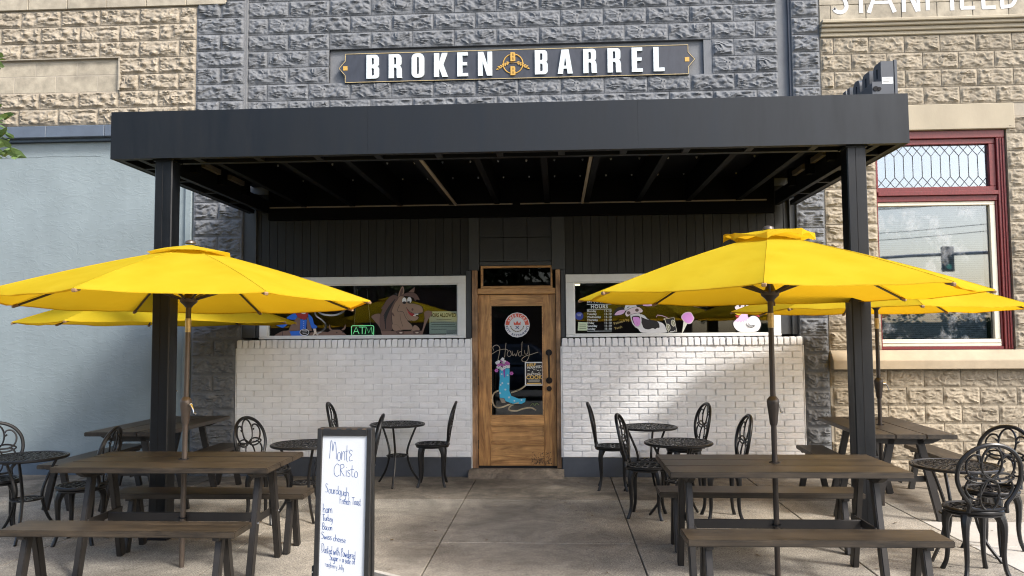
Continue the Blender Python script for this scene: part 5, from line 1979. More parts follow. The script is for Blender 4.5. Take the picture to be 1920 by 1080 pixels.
# ------------------------------------------------------------------ umbrellas
def make_umbrella(seed, cap_h, rot, zr=1.865, za=2.285):
    r_ = random.Random(seed)
    t = thing('patio_umbrella', 'x', 'umbrella', (0, 0, 0), 0, 'yellow patio umbrellas')
    Rr = 1.345
    pm = MB().lathe([(0.0185, 0.0), (0.0185, 1.05)], 14)
    pmat = M['pole_brown'] if seed == 1 else M['pole_shaded']
    p0 = pm.build('pole', pmat, t, smooth=True)
    MB().lathe([(0.0185, 1.20), (0.0185, 1.665)], 14).build('upper_pole', pmat, t, smooth=True)
    MB().lathe([(0.021, 1.666), (0.021, 1.765)], 14).build('sleeve', M['brass'], t, smooth=True)
    MB().lathe([(0.019, 1.766), (0.019, za + 0.02)], 14).build('top_pole', M['pole_dark'], t, smooth=True)
    cr = MB().lathe([(0.022, 1.005), (0.026, 1.02), (0.030, 1.06), (0.040, 1.14), (0.042, 1.165), (0.038, 1.18), (0.022, 1.20)], 18).build('crank_housing', pmat, t, smooth=True)
    cr.rotation_euler.z = {1: 0.0, 2: R(75)}.get(seed, R(40))
    ck = MB()
    ck.tube([(0.036, -0.02, 1.145), (0.055, -0.035, 1.145)], 0.011, 10)
    ck.tube([(0.055, -0.036, 1.145), (0.075, -0.046, 1.115), (0.085, -0.05, 1.088)], [0.008, 0.0055, 0.005], 8)
    ck.tube([(0.083, -0.048, 1.088), (0.104, -0.062, 1.083)], 0.0065, 8)
    ck.build('crank_handle', M['chrome'], cr, smooth=True)
    MB().lathe([(0.022, 1.845), (0.034, 1.862), (0.060, 1.885), (0.063, 1.91), (0.036, 1.925), (0.024, 1.955)], 16).build('hub', M['pole_dark'], t, smooth=True)

    def prof(u):
        return zr + (za - zr) * (1 - 0.80 * u - 0.20 * u * u)

    def rib_pt(k, u, dz=0.0):
        a = rot + k * math.pi / 4
        return Vector((Rr * u * math.cos(a), Rr * u * math.sin(a), prof(u) + dz))
    # cloth
    nu, ns = 12, 8
    vs, fs = [], []
    for k_ in range(8):
        o0 = len(vs)
        wob = r_.uniform(0, 50)
        for i in range(nu + 1):
            u = 0.05 + 0.95 * i / nu
            for s in range(ns + 1):
                f = s / ns
                p = rib_pt(k_, u) * (1 - f) + rib_pt(k_ + 1, u) * f
                sg_ = math.sin(math.pi * f)
                p.z -= 0.016 * sg_ * u
                p.z += (0.012 * noise.noise(Vector((p.x * 3.0, p.y * 3.0, wob))) + 0.005 * noise.noise(Vector((p.x * 9.0, p.y * 9.0, wob)))) * sg_ ** 0.5
                if i == nu:
                    q = 1 - 0.022 * sg_ ** 0.6
                    p.x *= q
                    p.y *= q
                vs.append(p)
        for i in range(nu):
            for s in range(ns):
                a = o0 + i * (ns + 1) + s
                fs.append((a, a + ns + 1, a + ns + 2, a + 1))
        # hem turned in under the edge
        o1_ = len(vs)
        for s in range(ns + 1):
            p = vs[o0 + nu * (ns + 1) + s]
            vs.append(Vector((p.x, p.y, p.z - 0.006)))
            vs.append(Vector((p.x * 0.975, p.y * 0.975, p.z - 0.004)))
        for s in range(ns):
            a = o0 + nu * (ns + 1) + s
            b = o1_ + 2 * s
            fs.append((a, b, b + 2, a + 1))
            fs.append((b, b + 1, b + 3, b + 2))
    cv = MB().add(vs, fs).build('cloth_canopy', M['cloth'], t, smooth=True, angle=30)
    # wind vent cap
    vs, fs = [], []
    for k_ in range(8):
        o0 = len(vs)
        for i in range(6):
            u = 0.02 + 0.98 * i / 5
            for s in range(7):
                f = s / 6
                rc = 0.30
                a0, a1 = rot + k_ * math.pi / 4, rot + (k_ + 1) * math.pi / 4
                p = Vector((math.cos(a0), math.sin(a0), 0)) * (1 - f) + Vector((math.cos(a1), math.sin(a1), 0)) * f
                p = p * (rc * u)
                zc = za + 0.022 - (za - zr) * 0.80 * (rc * u / Rr) * (1.0 - cap_h * 6) + cap_h * 0.9 * (1 - (1 - u) ** 2) * 0.4
                lift = (0.016 + cap_h * 0.40) * noise.noise(Vector((p.x * 5 + seed * 7, p.y * 5, 3.3))) * u
                zc += lift - cap_h * 0.10 * math.sin(math.pi * f) * u
                vs.append((p.x, p.y, zc))
        for i in range(5):
            for s in range(6):
                a = o0 + i * 7 + s
                fs.append((a, a + 7, a + 8, a + 1))
        if cap_h > 0.02:           # skirt flap hanging at the cap edge
            e = [vs[o0 + 5 * 7 + s] for s in range(7)]
            ob = len(vs)
            for s, p in enumerate(e):
                d = 0.045 + 0.02 * noise.noise(Vector((k_ * 3.1, s * 0.6, seed)))
                vs.append((p[0] * 1.01, p[1] * 1.01, p[2] - d * (0.22 + 0.78 * abs(2 * s / 6 - 1) ** 1.5)))
            for s in range(6):
                fs.append((o0 + 35 + s, ob + s, ob + s + 1, o0 + 35 + s + 1))
    MB().add(vs, fs).build('vent_cap', M['cloth'], t, smooth=True, angle=35)
    MB().lathe([(0.04, za + 0.030), (0.035, za + 0.046), (0.012, za + 0.056)], 14).build('finial', M['pole_brown'], t, smooth=True)
    for k_ in range(8):
        a = rot + k_ * math.pi / 4
        e = rib_pt(k_, 0.99, -0.016)
        rb_ = MB().tube([rib_pt(k_, 0.03, -0.018), rib_pt(k_, 0.5, -0.016), e], 0.009, 6).build('rib', M['pole_dark'], t, smooth=True)
        MB().tube([rib_pt(k_, u_ / 10, 0.0004) for u_ in range(1, 11)], 0.0022, 6).build('seam', M['cloth'], cv)
        tp = MB().bar(rib_pt(k_, 0.965, -0.018), rib_pt(k_, 1.004, -0.014), 0.026, 0.020).build('rib_tip', M['worn_wood'], rb_, bevel=0.004)
        MB().tube([(0.045 * math.cos(a), 0.045 * math.sin(a), 1.905), rib_pt(k_, 0.46, -0.022)], 0.0098, 6).build('strut', M['pole_dark'], t, smooth=True)
    return t


UMB = [(1, -2.68, -3.705, 0.004, R(-90.8), 1.880, 2.285, 'front left yellow umbrella with a low flat cap and brown crank pole'),
       (2, 1.458, -3.815, 0.055, R(-106.1), 1.888, 2.31, 'front right yellow umbrella with a tall crumpled vent cap and shaded pole'),
       (3, -4.005, -1.40, 0.02, R(-100), 1.785, 2.20, 'yellow umbrella half hidden behind the left one, over the table by the blue wall'),
       (4, 3.055, -1.55, 0.02, R(-97), 1.845, 2.25, 'yellow umbrella behind the right canopy post, over the table by the stone wall')]
for sd, x, y, cap, rot, zr, za, lab_ in UMB:
    u_ = make_umbrella(sd, cap, rot, zr, za)
    u_.location = (x, y, 0)
    u_.rotation_euler.x = {1: R(-1.2), 2: R(-0.2)}.get(sd, 0.0)
    u_.location.y -= {1: 0.025, 2: 0.004}.get(sd, 0.0)
    u_['label'] = lab_

# ------------------------------------------------------------------ bistro sets
def make_bistro():
    t = thing('bistro_table', 'x', 'bistro table', (0, 0, 0), 0, 'round black bistro tables')
    Z, Rt = 0.665, 0.305
    top = MB()
    ring = lambda rr, z, n=40: [(rr * math.cos(2 * math.pi * i / n), rr * math.sin(2 * math.pi * i / n), z) for i in range(n)]
    top.tube(ring(Rt - 0.011, Z - 0.011), 0.0125, 8, closed=True)
    top.tube(ring(Rt - 0.034, Z - 0.007, 36), 0.006, 4, closed=True)
    top.tube(ring(0.045, Z - 0.007, 20), 0.006, 4, closed=True)
    to = top.build('table_rim', M['iron'], t, smooth=True)
    lat = MB()
    r_ = random.Random(4)
    for ringR, n, rx, ry in ((0.082, 8, 0.036, 0.020), (0.140, 12, 0.037, 0.026), (0.196, 16, 0.040, 0.028), (0.246, 22, 0.036, 0.026)):
        for i in range(n):
            a = 2 * math.pi * (i + (0.5 if int(ringR * 1000) % 4 else 0)) / n
            for tw_, sc_ in ((32, 1.0), (-32, 0.86)):
                e = ell(0, 0, rx * sc_, ry * sc_ * 0.72, 8, math.degrees(a) + tw_)
                lat.tube([(ringR * math.cos(a) + p[0], ringR * math.sin(a) + p[1], Z - 0.007) for p in e], 0.0046, 4, closed=True)
    lat.build('lattice', M['iron'], to)
    for k_ in range(3):
        a = R(-90 + 120 * k_)
        pts = catmull([(0.235 * math.cos(a), 0.235 * math.sin(a), Z - 0.015), (0.19 * math.cos(a), 0.19 * math.sin(a), 0.56), (0.125 * math.cos(a), 0.125 * math.sin(a), 0.40), (0.118 * math.cos(a), 0.118 * math.sin(a), 0.30),
                       (0.165 * math.cos(a), 0.165 * math.sin(a), 0.15), (0.255 * math.cos(a), 0.255 * math.sin(a), 0.02), (0.272 * math.cos(a), 0.272 * math.sin(a), 0.004)], 5)
        MB().tube(pts, [0.013 - 0.003 * abs(i / len(pts) - 0.5) for i in range(len(pts))], 6).build('leg', M['iron'], t, smooth=True)
    sh = MB()
    sh.tube(ring(0.115, 0.315, 24), 0.007, 6, closed=True)
    for i in range(6):
        a = i * math.pi / 3
        e = ell(0, 0, 0.045, 0.024, 10, math.degrees(a))
        sh.tube([(0.062 * math.cos(a) + p[0], 0.062 * math.sin(a) + p[1], 0.315) for p in e], 0.005, 4, closed=True)
    sh.build('lower_shelf', M['iron'], t, smooth=True)
    return t


def make_chair():
    t = thing('bistro_chair', 'x', 'chair', (0, 0, 0), 0, 'black cast bistro chairs')
    Z, Rs = 0.455, 0.188
    seat = MB()
    ring = lambda rr, z, n=32, sq=1.0: [(rr * math.cos(2 * math.pi * i / n), rr * sq * math.sin(2 * math.pi * i / n), z) for i in range(n)]
    seat.tube(ring(Rs - 0.010, Z - 0.012), 0.014, 8, closed=True)
    seat.tube(ring(Rs - 0.030, Z - 0.008, 28), 0.007, 4, closed=True)
    seat.tube(ring(Rs - 0.012, Z - 0.034, 28), 0.008, 6, closed=True)
    so = seat.build('seat_rim', M['iron'], t, smooth=True)
    lt = MB()
    for i in range(8):
        a = i * math.pi / 4
        for rr, rx, ry in ((0.075, 0.058, 0.024), (0.125, 0.036, 0.034)):
            b = a + (math.pi / 8 if rr > 0.1 else 0)
            e = ell(0, 0, rx, ry, 12, math.degrees(b))
            lt.tube([(rr * math.cos(b) + p[0], rr * math.sin(b) + p[1], Z - 0.008) for p in e], 0.0055, 4, closed=True)
    lt.tube(ring(0.022, Z - 0.008, 12), 0.006, 4, closed=True)
    lt.build('seat_lattice', M['iron'], so)
    # back in its own (u, v) plane, leaning away from the sitter
    lean = R(11)

    def bp(u, v):
        bow = 0.045 * (1 - (u / 0.21) ** 2)
        return (-0.150 - bow * 0.55 - v * math.sin(lean), u, Z - 0.005 + v * math.cos(lean))
    half_ = [(0.125, 0.0), (0.118, 0.035), (0.125, 0.065), (0.165, 0.12), (0.196, 0.19), (0.205, 0.255), (0.19, 0.335), (0.14, 0.405), (0.07, 0.445), (0, 0.457)]
    pts = half_ + [(-a, b) for a, b in half_[-2::-1]]
    c2 = catmull([(a, b, 0) for a, b in pts], 4)
    bo_ = MB().tube([bp(p.x, p.y) for p in c2], 0.0145, 8).build('back_frame', M['iron'], t, smooth=True)
    sw = MB()

    def curve(pts, r_=0.0075, closed=False, k_=5):
        c2 = catmull([(a, b, 0) for a, b in pts], k_, closed)
        sw.tube([bp(p.x, p.y) for p in c2], r_, 6, closed=closed)
    curve(ell(0, 0.335, 0.066, 0.105, 12), closed=True, k_=2)
    curve(ell(0, 0.122, 0.062, 0.108, 12), closed=True, k_=2)
    for s in (-1, 1):
        curve([(0, 0.228), (s * 0.04, 0.258), (s * 0.10, 0.262), (s * 0.155, 0.235), (s * 0.10, 0.205), (s * 0.04, 0.203), (0, 0.228)])
        curve([(s * 0.088, 0.350), (s * 0.072, 0.338), (s * 0.066, 0.358), (s * 0.085, 0.385), (s * 0.125, 0.382), (s * 0.155, 0.335), (s * 0.148, 0.275), (s * 0.105, 0.232), (0, 0.228)])
        curve([(s * 0.075, 0.118), (s * 0.058, 0.122), (s * 0.062, 0.100), (s * 0.09, 0.090), (s * 0.130, 0.115), (s * 0.152, 0.165), (s * 0.135, 0.215), (s * 0.10, 0.238)])
        curve([(s * 0.118, 0.030), (s * 0.07, 0.018), (0, 0.016)], 0.010)
    sw.build('back_scrollwork', M['iron'], bo_, smooth=True)
    for a in (45, 135, 225, 315):
        ca, sa = math.cos(R(a)), math.sin(R(a))
        prof = [(0.142, Z - 0.025, 0.030), (0.160, Z - 0.06, 0.027), (0.176, Z - 0.11, 0.021), (0.176, Z - 0.19, 0.0165), (0.170, 0.16, 0.0135), (0.180, 0.07, 0.012), (0.205, 0.008, 0.0135), (0.208, 0.0, 0.0135)]
        pts = catmull([(p[0], p[1], p[2]) for p in prof], 3)
        MB().tube([(p.x * ca, p.x * sa, p.y) for p in pts], [p.z * 1.22 for p in pts], 8).build('leg', M['iron'], t, smooth=True)
    return t


BT = [(-4.36, -2.97, 20, 'round black bistro table at the far left edge, before the blue wall'),
      (-2.29, -2.20, 35, 'round black bistro table just left of the white menu board'),
      (-1.775, -0.575, 0, 'round black bistro table against the white bricks, between menu board and door'),
      (0.945, -0.86, 40, 'round black bistro table farther from the camera, right of the door, against the bricks'),
      (1.075, -2.08, 15, 'round black bistro table directly behind the front right picnic table'),
      (2.885, -3.31, 55, 'round black bistro table at the far right, beside the pale new concrete')]
b0 = make_bistro()
for i, (x, y, a, lab_) in enumerate(BT):
    o = b0 if i == 0 else copy_tree(b0)
    o.location, o.rotation_euler = (x, y, 0), (0, 0, R(a))
    o['label'] = lab_
CH = [(-1.38, -0.60, 184, 'black chair seen side-on beside the left edge of the wooden door'),
      (-2.275, -0.63, 6, 'black chair whose back rises behind the top of the white menu board'),
      (-2.585, -2.30, -17, 'black chair behind the right end of the front left picnic table, back turned left'),
      (-1.87, -2.06, 194, 'black chair seen edge-on peeping out right of the white menu board'),
      (0.575, -0.77, -4, 'black chair right of the door, its back to the door, by the dark wall base'),
      (1.31, -0.88, 189, 'black chair against the white bricks, right of the bistro table farther back'),
      (0.79, -2.05, -14, 'black chair in front of the one by the door, left of the nearer bistro table'),
      (1.44, -2.11, 182, 'black chair partly hidden by the front right picnic table, back to the umbrella pole'),
      (2.79, -3.73, 92, 'black chair nearest the camera at the right, its scrolled back towards us'),
      (3.24, -3.10, 212, 'black chair at the right edge beyond the far right bistro table, facing left'),
      (-4.72, -2.84, -50, 'black chair cut off by the left edge of the picture, facing us'),
      (-3.84, -3.06, 190, 'black chair between the far left bistro table and the front left picnic table')]
c0 = make_chair()
for i, (x, y, a, lab_) in enumerate(CH):
    o = c0 if i == 0 else copy_tree(c0)
    o.location, o.rotation_euler = (x, y, 0), (0, 0, R(a))
    o['label'] = lab_

# ------------------------------------------------------------------ sandwich board with the day's special
FONT = {
    'M': (0.86, [[(0, 0), (0.06, 0.6), (0.10, 1), (0.22, 1.0), (0.34, 0.45), (0.42, 0.85), (0.56, 1.0), (0.68, 0.7), (0.74, 0)]]),
    'o': (0.48, [[(0.22, 0.5), (0.06, 0.4), (0.04, 0.12), (0.2, 0), (0.36, 0.12), (0.36, 0.4), (0.22, 0.5)]]),
    'n': (0.46, [[(0, 0.5), (0.03, 0), (0.06, 0.32), (0.2, 0.5), (0.33, 0.42), (0.36, 0)]]),
    't': (0.36, [[(0.12, 0.9), (0.11, 0.08), (0.26, 0)], [(-0.04, 0.55), (0.28, 0.6)]]),
    '3': (0.5, [[(0.44, 0.62), (0.16, 0.68), (0.08, 0.50), (0.32, 0.40), (0.06, 0.24), (0.12, 0.04), (0.46, 0.10)]]),
    'e': (0.42, [[(0.04, 0.26), (0.3, 0.3), (0.28, 0.46), (0.12, 0.48), (0.03, 0.26), (0.12, 0.02), (0.36, 0.06)]]),
    'C': (0.66, [[(0.55, 0.9), (0.3, 1.0), (0.06, 0.66), (0.08, 0.2), (0.3, 0), (0.58, 0.14)]]),
    'R': (0.62, [[(0.08, 0), (0.06, 0.9)], [(0, 0.86), (0.34, 0.95), (0.44, 0.72), (0.1, 0.5), (0.5, 0)]]),
    'i': (0.18, [[(0.06, 0.48), (0.07, 0)], [(0.07, 0.68), (0.08, 0.72)]]),
    's': (0.36, [[(0.28, 0.48), (0.08, 0.5), (0.06, 0.34), (0.28, 0.18), (0.2, 0.0), (0, 0.04)]]),
    'S': (0.56, [[(0.46, 0.92), (0.18, 1.0), (0.06, 0.76), (0.4, 0.4), (0.36, 0.06), (0.0, 0.02)]]),
    'u': (0.46, [[(0, 0.5), (0.03, 0.1), (0.16, 0), (0.32, 0.16), (0.34, 0.5), (0.36, 0.0)]]),
    'r': (0.32, [[(0.02, 0.5), (0.04, 0)], [(0.04, 0.3), (0.14, 0.48), (0.28, 0.48)]]),
    'd': (0.46, [[(0.34, 0.42), (0.14, 0.48), (0.03, 0.2), (0.14, 0), (0.34, 0.14)], [(0.36, 1), (0.36, 0)]]),
    'g': (0.44, [[(0.32, 0.44), (0.12, 0.48), (0.03, 0.22), (0.14, 0.02), (0.32, 0.16)], [(0.34, 0.48), (0.33, -0.25), (0.2, -0.42), (0.02, -0.34)]]),
    'h': (0.46, [[(0.02, 1), (0.03, 0)], [(0.03, 0.3), (0.18, 0.48), (0.32, 0.38), (0.34, 0)]]),
    'F': (0.5, [[(0.06, 0), (0.05, 1), (0.46, 1)], [(0.05, 0.55), (0.36, 0.55)]]),
    'c': (0.4, [[(0.32, 0.44), (0.12, 0.48), (0.03, 0.22), (0.14, 0), (0.34, 0.08)]]),
    'T': (0.56, [[(0.0, 1), (0.54, 1)], [(0.27, 1), (0.25, 0)]]),
    'a': (0.44, [[(0.32, 0.44), (0.12, 0.48), (0.03, 0.2), (0.14, 0), (0.32, 0.16), (0.33, 0.48), (0.38, 0)]]),
    'm': (0.66, [[(0, 0.5), (0.03, 0), (0.06, 0.34), (0.18, 0.5), (0.27, 0.36), (0.28, 0), (0.32, 0.36), (0.44, 0.5), (0.53, 0.36), (0.56, 0)]]),
    'k': (0.4, [[(0.02, 1), (0.02, 0)], [(0.3, 0.5), (0.04, 0.24), (0.34, 0)]]),
    'y': (0.42, [[(0, 0.5), (0.06, 0.16), (0.2, 0.1), (0.32, 0.46)], [(0.32, 0.48), (0.26, -0.2), (0.08, -0.44)]]),
    'B': (0.52, [[(0.04, 0), (0.03, 1), (0.34, 0.92), (0.32, 0.6), (0.06, 0.52), (0.42, 0.4), (0.38, 0.06), (0.04, 0)]]),
    'w': (0.6, [[(0, 0.5), (0.1, 0), (0.24, 0.4), (0.36, 0), (0.5, 0.5)]]),
    'D': (0.72, [[(0.12, 0.85), (0.14, 0.1)], [(0, 0.9), (0.3, 1.05), (0.6, 0.7), (0.52, 0.2), (0.1, -0.12)]]),
    'P': (0.5, [[(0.08, -0.1), (0.06, 0.9)], [(0.0, 0.8), (0.3, 1.0), (0.42, 0.7), (0.08, 0.45)]]),
    'l': (0.18, [[(0.06, 1), (0.07, 0)]]),
    'f': (0.34, [[(0.3, 0.92), (0.14, 0.9), (0.12, 0)], [(0, 0.5), (0.26, 0.52)]]),
    '+': (0.36, [[(0.14, 0.45), (0.14, 0.05)], [(0, 0.26), (0.28, 0.26)]]),
    'p': (0.44, [[(0.03, 0.5), (0.04, -0.42)], [(0.04, 0.4), (0.2, 0.5), (0.35, 0.3), (0.22, 0.02), (0.04, 0.1)]]),
    'b': (0.44, [[(0.03, 1), (0.04, 0.02), (0.22, 0), (0.35, 0.24), (0.2, 0.48), (0.04, 0.36)]]),
    'J': (0.4, [[(0.28, 0.9), (0.28, 0.1), (0.1, -0.05), (0, 0.1)]]),
    ' ': (0.3, []),
}
sb = thing('menu_board', 'black framed white sandwich board with the special handwritten in blue marker', 'sign', (-1.258, -4.66, 0), R(-4))
sb.rotation_euler = (0, R(0.3), R(-1))
tilt0 = math.atan2(0.06, 1.08)
BW, BH = 0.163, 1.085


def panel_xf(mb, front=True):
    tilt = tilt0 if front else 0.02
    c, s = math.cos(tilt), math.sin(tilt)
    out = []
    for x, y, z in mb.v:
        zz = z - BH
        yy = y * c + zz * s
        z2 = -y * s + zz * c + BH * c
        out.append((x, yy if front else 0.030 - yy, z2))
    mb.v = out
    if not front:
        mb.f = [q[::-1] for q in mb.f]
    return mb


for fr in (True, False):
    fm = MB()
    fm.box(-BW, -BW + 0.029, -0.022, 0.018, 0, BH)
    fm.box(BW - 0.029, BW, -0.022, 0.018, 0, BH)
    fm.box(-BW + 0.0292, BW - 0.0292, -0.021, 0.018, BH - 0.042, BH - 0.0005)
    fm.box(-BW + 0.0292, BW - 0.0292, -0.021, 0.018, 0.10, 0.142)
    fo = panel_xf(fm, fr).build('frame', M['board_frame'], sb, bevel=0.003)
    pm = MB().box(-BW + 0.0294, BW - 0.0294, -0.008, 0.006, 0.1422, BH - 0.0422)
    wb = panel_xf(pm, fr).build('board', M['whiteboard'], sb)
    if fr:
        ww = MB()
        for q in range(5):
            x = -BW + 0.02 + q * 0.062
            ww.box(x, x + random.uniform(0.012, 0.035), -0.0225, random.uniform(-0.012, 0.01), BH - 0.004 - random.uniform(0, 0.003), BH + 0.0004)
        panel_xf(ww, True).build('worn_edge', mat('rubbed frame edge', (0.06, 0.04, 0.024), 0.7, vary=0.4, scale=40), fo)
        br = MB().box(-BW - 0.012, -BW - 0.0005, -0.014, 0.012, 0.20, 0.30)
        panel_xf(br, True).build('hinge_arm', M['canopy_metal'], fo, bevel=0.003)
        bs_ = MB().tube([(-BW - 0.006, -0.018, 0.265), (-BW - 0.006, -0.0142, 0.265)], 0.004, 8)
        panel_xf(bs_, True).build('screw', M['bolt'], fo)
        hwr = random.Random(12)
        ink = MB()

        def hand(body, x0, zt, width, capz, slope, w=0.0021):
            """x0 from the left edge of the white, zt baseline measured down from the top of the white"""
            tot = sum(FONT[c][0] for c in body)
            kx = width / tot
            x = 0.0
            for c in body:
                wd, strokes = FONT[c]
                jx, jz, js = hwr.uniform(-0.01, 0.01), hwr.uniform(-0.05, 0.05), hwr.uniform(0.92, 1.1)
                for s_ in strokes:
                    p = [((x + a * js + jx) * kx, (b + jz) * capz) for a, b in s_]
                    if len(p) > 2:
                        p = [(v.x, v.y) for v in catmull([(a, b, 0) for a, b in p], 4)]
                    pp_ = []
                    for a, b in p:
                        X = -BW + 0.0294 + x0 + a
                        Zz = BH - 0.0422 - zt + b - a * slope
                        pp_.append((X, -0.0086, Zz))
                    ink.tube(pp_, w / 2, 4, flat=0.2, nrm=(0, 1, 0))
                x += wd
        U = 0.00088
        for body, xa, xb, base, cap, slope, w in (
                ('Mont3', 210, 372, 282, 112, 0.12, 0.0036), ('CRisto', 240, 412, 392, 82, 0.08, 0.0036),
                ('Sourdough', 188, 350, 500, 56, 0.18, 0.0036), ('French Toast', 288, 432, 575, 48, 0.06, 0.0036),
                ('ham', 176, 240, 634, 58, 0.06, 0.0036), ('Turkey', 174, 245, 684, 42, 0.1, 0.0036),
                ('Bacon', 176, 243, 742, 42, 0.1, 0.0036), ('Swiss cheese', 170, 336, 800, 42, 0.16, 0.0036),
                ('Dusted with Powdered', 172, 402, 884, 52, 0.20, 0.0036), ('Sugar + a side of', 228, 402, 936, 42, 0.16, 0.0036),
                ('raspberry Jelly', 200, 328, 976, 34, 0.2, 0.0022)):
            hand(body, (xa - 160) * U, (base - 130) * U, (xb - xa) * U, cap * U, slope, w)
        stuff(panel_xf(ink, True).build('handwriting', M['marker'], wb))

# utility cover half hidden beside the board
uc = thing('utility_cover', 'dark utility cover with a pale concrete rim set in the pavement beside the menu board', 'ground cover', (-1.365, -4.075, 0.002), R(-33))
rimv = MB()
for a in ((-0.26, 0.26, 0.262, 0.300), (-0.26, 0.26, -0.300, -0.262), (-0.30, -0.261, -0.300, 0.300), (0.261, 0.30, -0.300, 0.300)):
    rimv.box(a[0], a[1], a[2], a[3], -0.004, 0.007)
rimv.build('concrete_rim', M['concrete_new'], uc, bevel=0.003)
MB().box(-0.255, 0.255, -0.255, 0.255, -0.004, 0.004).build('lid', M['asphalt'], uc, bevel=0.002)

# old gum and drips trodden into the slabs
gum = MB()
r9 = random.Random(77)
for i in range(150):
    x, y = r9.uniform(-4.6, 4.4), r9.uniform(-5.2, -0.25)
    a = r9.uniform(0.004, 0.013)
    gum.add([(x + p[0], y + p[1], 0.0032) for p in ell(0, 0, a, a * r9.uniform(0.6, 1.0), 8, r9.uniform(0, 180))], [tuple(range(8))])
stuff(gum.build('gum_spots', mat('trodden gum', (0.055, 0.046, 0.038), 0.7), walk))

# fallen leaves and crumbs on the pavement
fl = MB()
r5 = random.Random(31)
for i in range(70):
    x, y = r5.uniform(-4.5, 4.2), r5.uniform(-4.8, -0.2)
    s_ = r5.uniform(0.006, 0.018)
    a = r5.uniform(0, 6.28)
    pts = [(x + s_ * math.cos(a + t_) * (1.6 if q % 2 == 0 else 0.8), y + s_ * math.sin(a + t_) * (1.6 if q % 2 == 0 else 0.8), 0.004 + r5.uniform(0, 0.006)) for q, t_ in enumerate((0, 1.57, 3.14, 4.71))]
    fl.add(pts, [(0, 1, 2, 3)])
lf = fl.build('leaf_litter', mat('dry leaf', (0.10, 0.065, 0.03), 0.8, vary=0.4, scale=3))
stuff(lf)

# ------------------------------------------------------------------ trees
def leaf_cluster(mb, c, rad, n, size, r_):
    for i in range(n):
        d = Vector((r_.gauss(0, 1), r_.gauss(0, 1), r_.gauss(0, 1)))
        d = d.normalized() * rad * (r_.random() ** 0.5)
        p = Vector(c) + d
        s_ = size * r_.uniform(0.6, 1.25)
        rot = Matrix.Rotation(r_.uniform(0, 6.28), 3, 'Z') @ Matrix.Rotation(r_.uniform(-0.9, 0.9), 3, 'X') @ Matrix.Rotation(r_.uniform(-0.7, 0.7), 3, 'Y')
        sh = [(-0.5, 0, 0), (-0.22, 0.30, 0.03), (0.18, 0.28, 0.03), (0.62, 0, -0.08), (0.18, -0.28, 0.03), (-0.22, -0.30, 0.03)]
        mb.add([p + rot @ (Vector(q) * s_) for q in sh], [(0, 1, 2, 3), (0, 3, 4, 5)])


def limb(mb, a, b, ra, rb_, r_, n=6):
    a, b = Vector(a), Vector(b)
    pts = []
    for i in range(n + 1):
        t = i / n
        p = a.lerp(b, t)
        if 0 < i < n:
            p += Vector((r_.uniform(-1, 1), r_.uniform(-1, 1), r_.uniform(-1, 1))) * (b - a).length * 0.03
        pts.append(p)
    mb.tube(pts, [ra + (rb_ - ra) * i / n for i in range(n + 1)], 7)
    return pts


near = thing('street_tree', 'leafy green tree just outside the left edge, two leafy twigs reaching into view', 'tree', (-5.1, -5.9, 0))
r6 = random.Random(8)
tk, cw = MB(), MB()
limb(tk, (0, 0, -0.1), (0.05, 0.0, 2.2), 0.11, 0.085, r6)
tips = []
for e in ((0.9, 0.2, 3.0), (1.1, 0.35, 3.45), (-0.7, 0.4, 3.5), (-0.3, -0.9, 3.6), (0.5, -0.6, 3.9), (0.1, 0.3, 4.4), (-0.9, -0.3, 4.2)):
    limb(tk, (0.05, 0, 2.1), e, 0.05, 0.018, r6)
    tips.append(e)
for e, b in (((2.22, 0.45, 2.70), tips[0]), ((2.08, 0.5, 3.12), tips[1])):
    limb(tk, b, e, 0.016, 0.004, r6)
for e in ((-0.9, -1.4, 4.6), (-0.4, -2.2, 5.4), (-1.8, -1.0, 5.6), (-0.8, -0.6, 6.4), (-1.4, -1.9, 6.6), (-2.4, -2.0, 5.2), (-1.2, 0.2, 6.0), (-0.6, -1.6, 7.0)):  # unseen upper crown, enlarged to darken the canopy's left reflection
    limb(tk, (0.0, -0.1, 2.15), e, 0.06, 0.02, r6)
    tips.append(e)
for e in tips:
    if e[0] > 0.8:
        leaf_cluster(cw, e, 0.30, 80, 0.085, r6)
    else:
        for q in range(6):
            leaf_cluster(cw, Vector(e) + Vector((r6.gauss(0, 0.42), r6.gauss(0, 0.42), r6.gauss(0, 0.35))), 0.40, 80, 0.11, r6)
leaf_cluster(cw, (2.12, 0.45, 2.64), 0.18, 70, 0.075, r6)
leaf_cluster(cw, (2.26, 0.45, 2.60), 0.10, 24, 0.07, r6)
leaf_cluster(cw, (2.22, 0.45, 2.76), 0.08, 12, 0.07, r6)
leaf_cluster(cw, (2.03, 0.5, 3.07), 0.13, 40, 0.07, r6)
leaf_cluster(cw, (2.13, 0.5, 3.12), 0.07, 14, 0.07, r6)
tk.build('trunk', M['bark'], near, smooth=True)
cw.build('crown', M['leaf'], near)

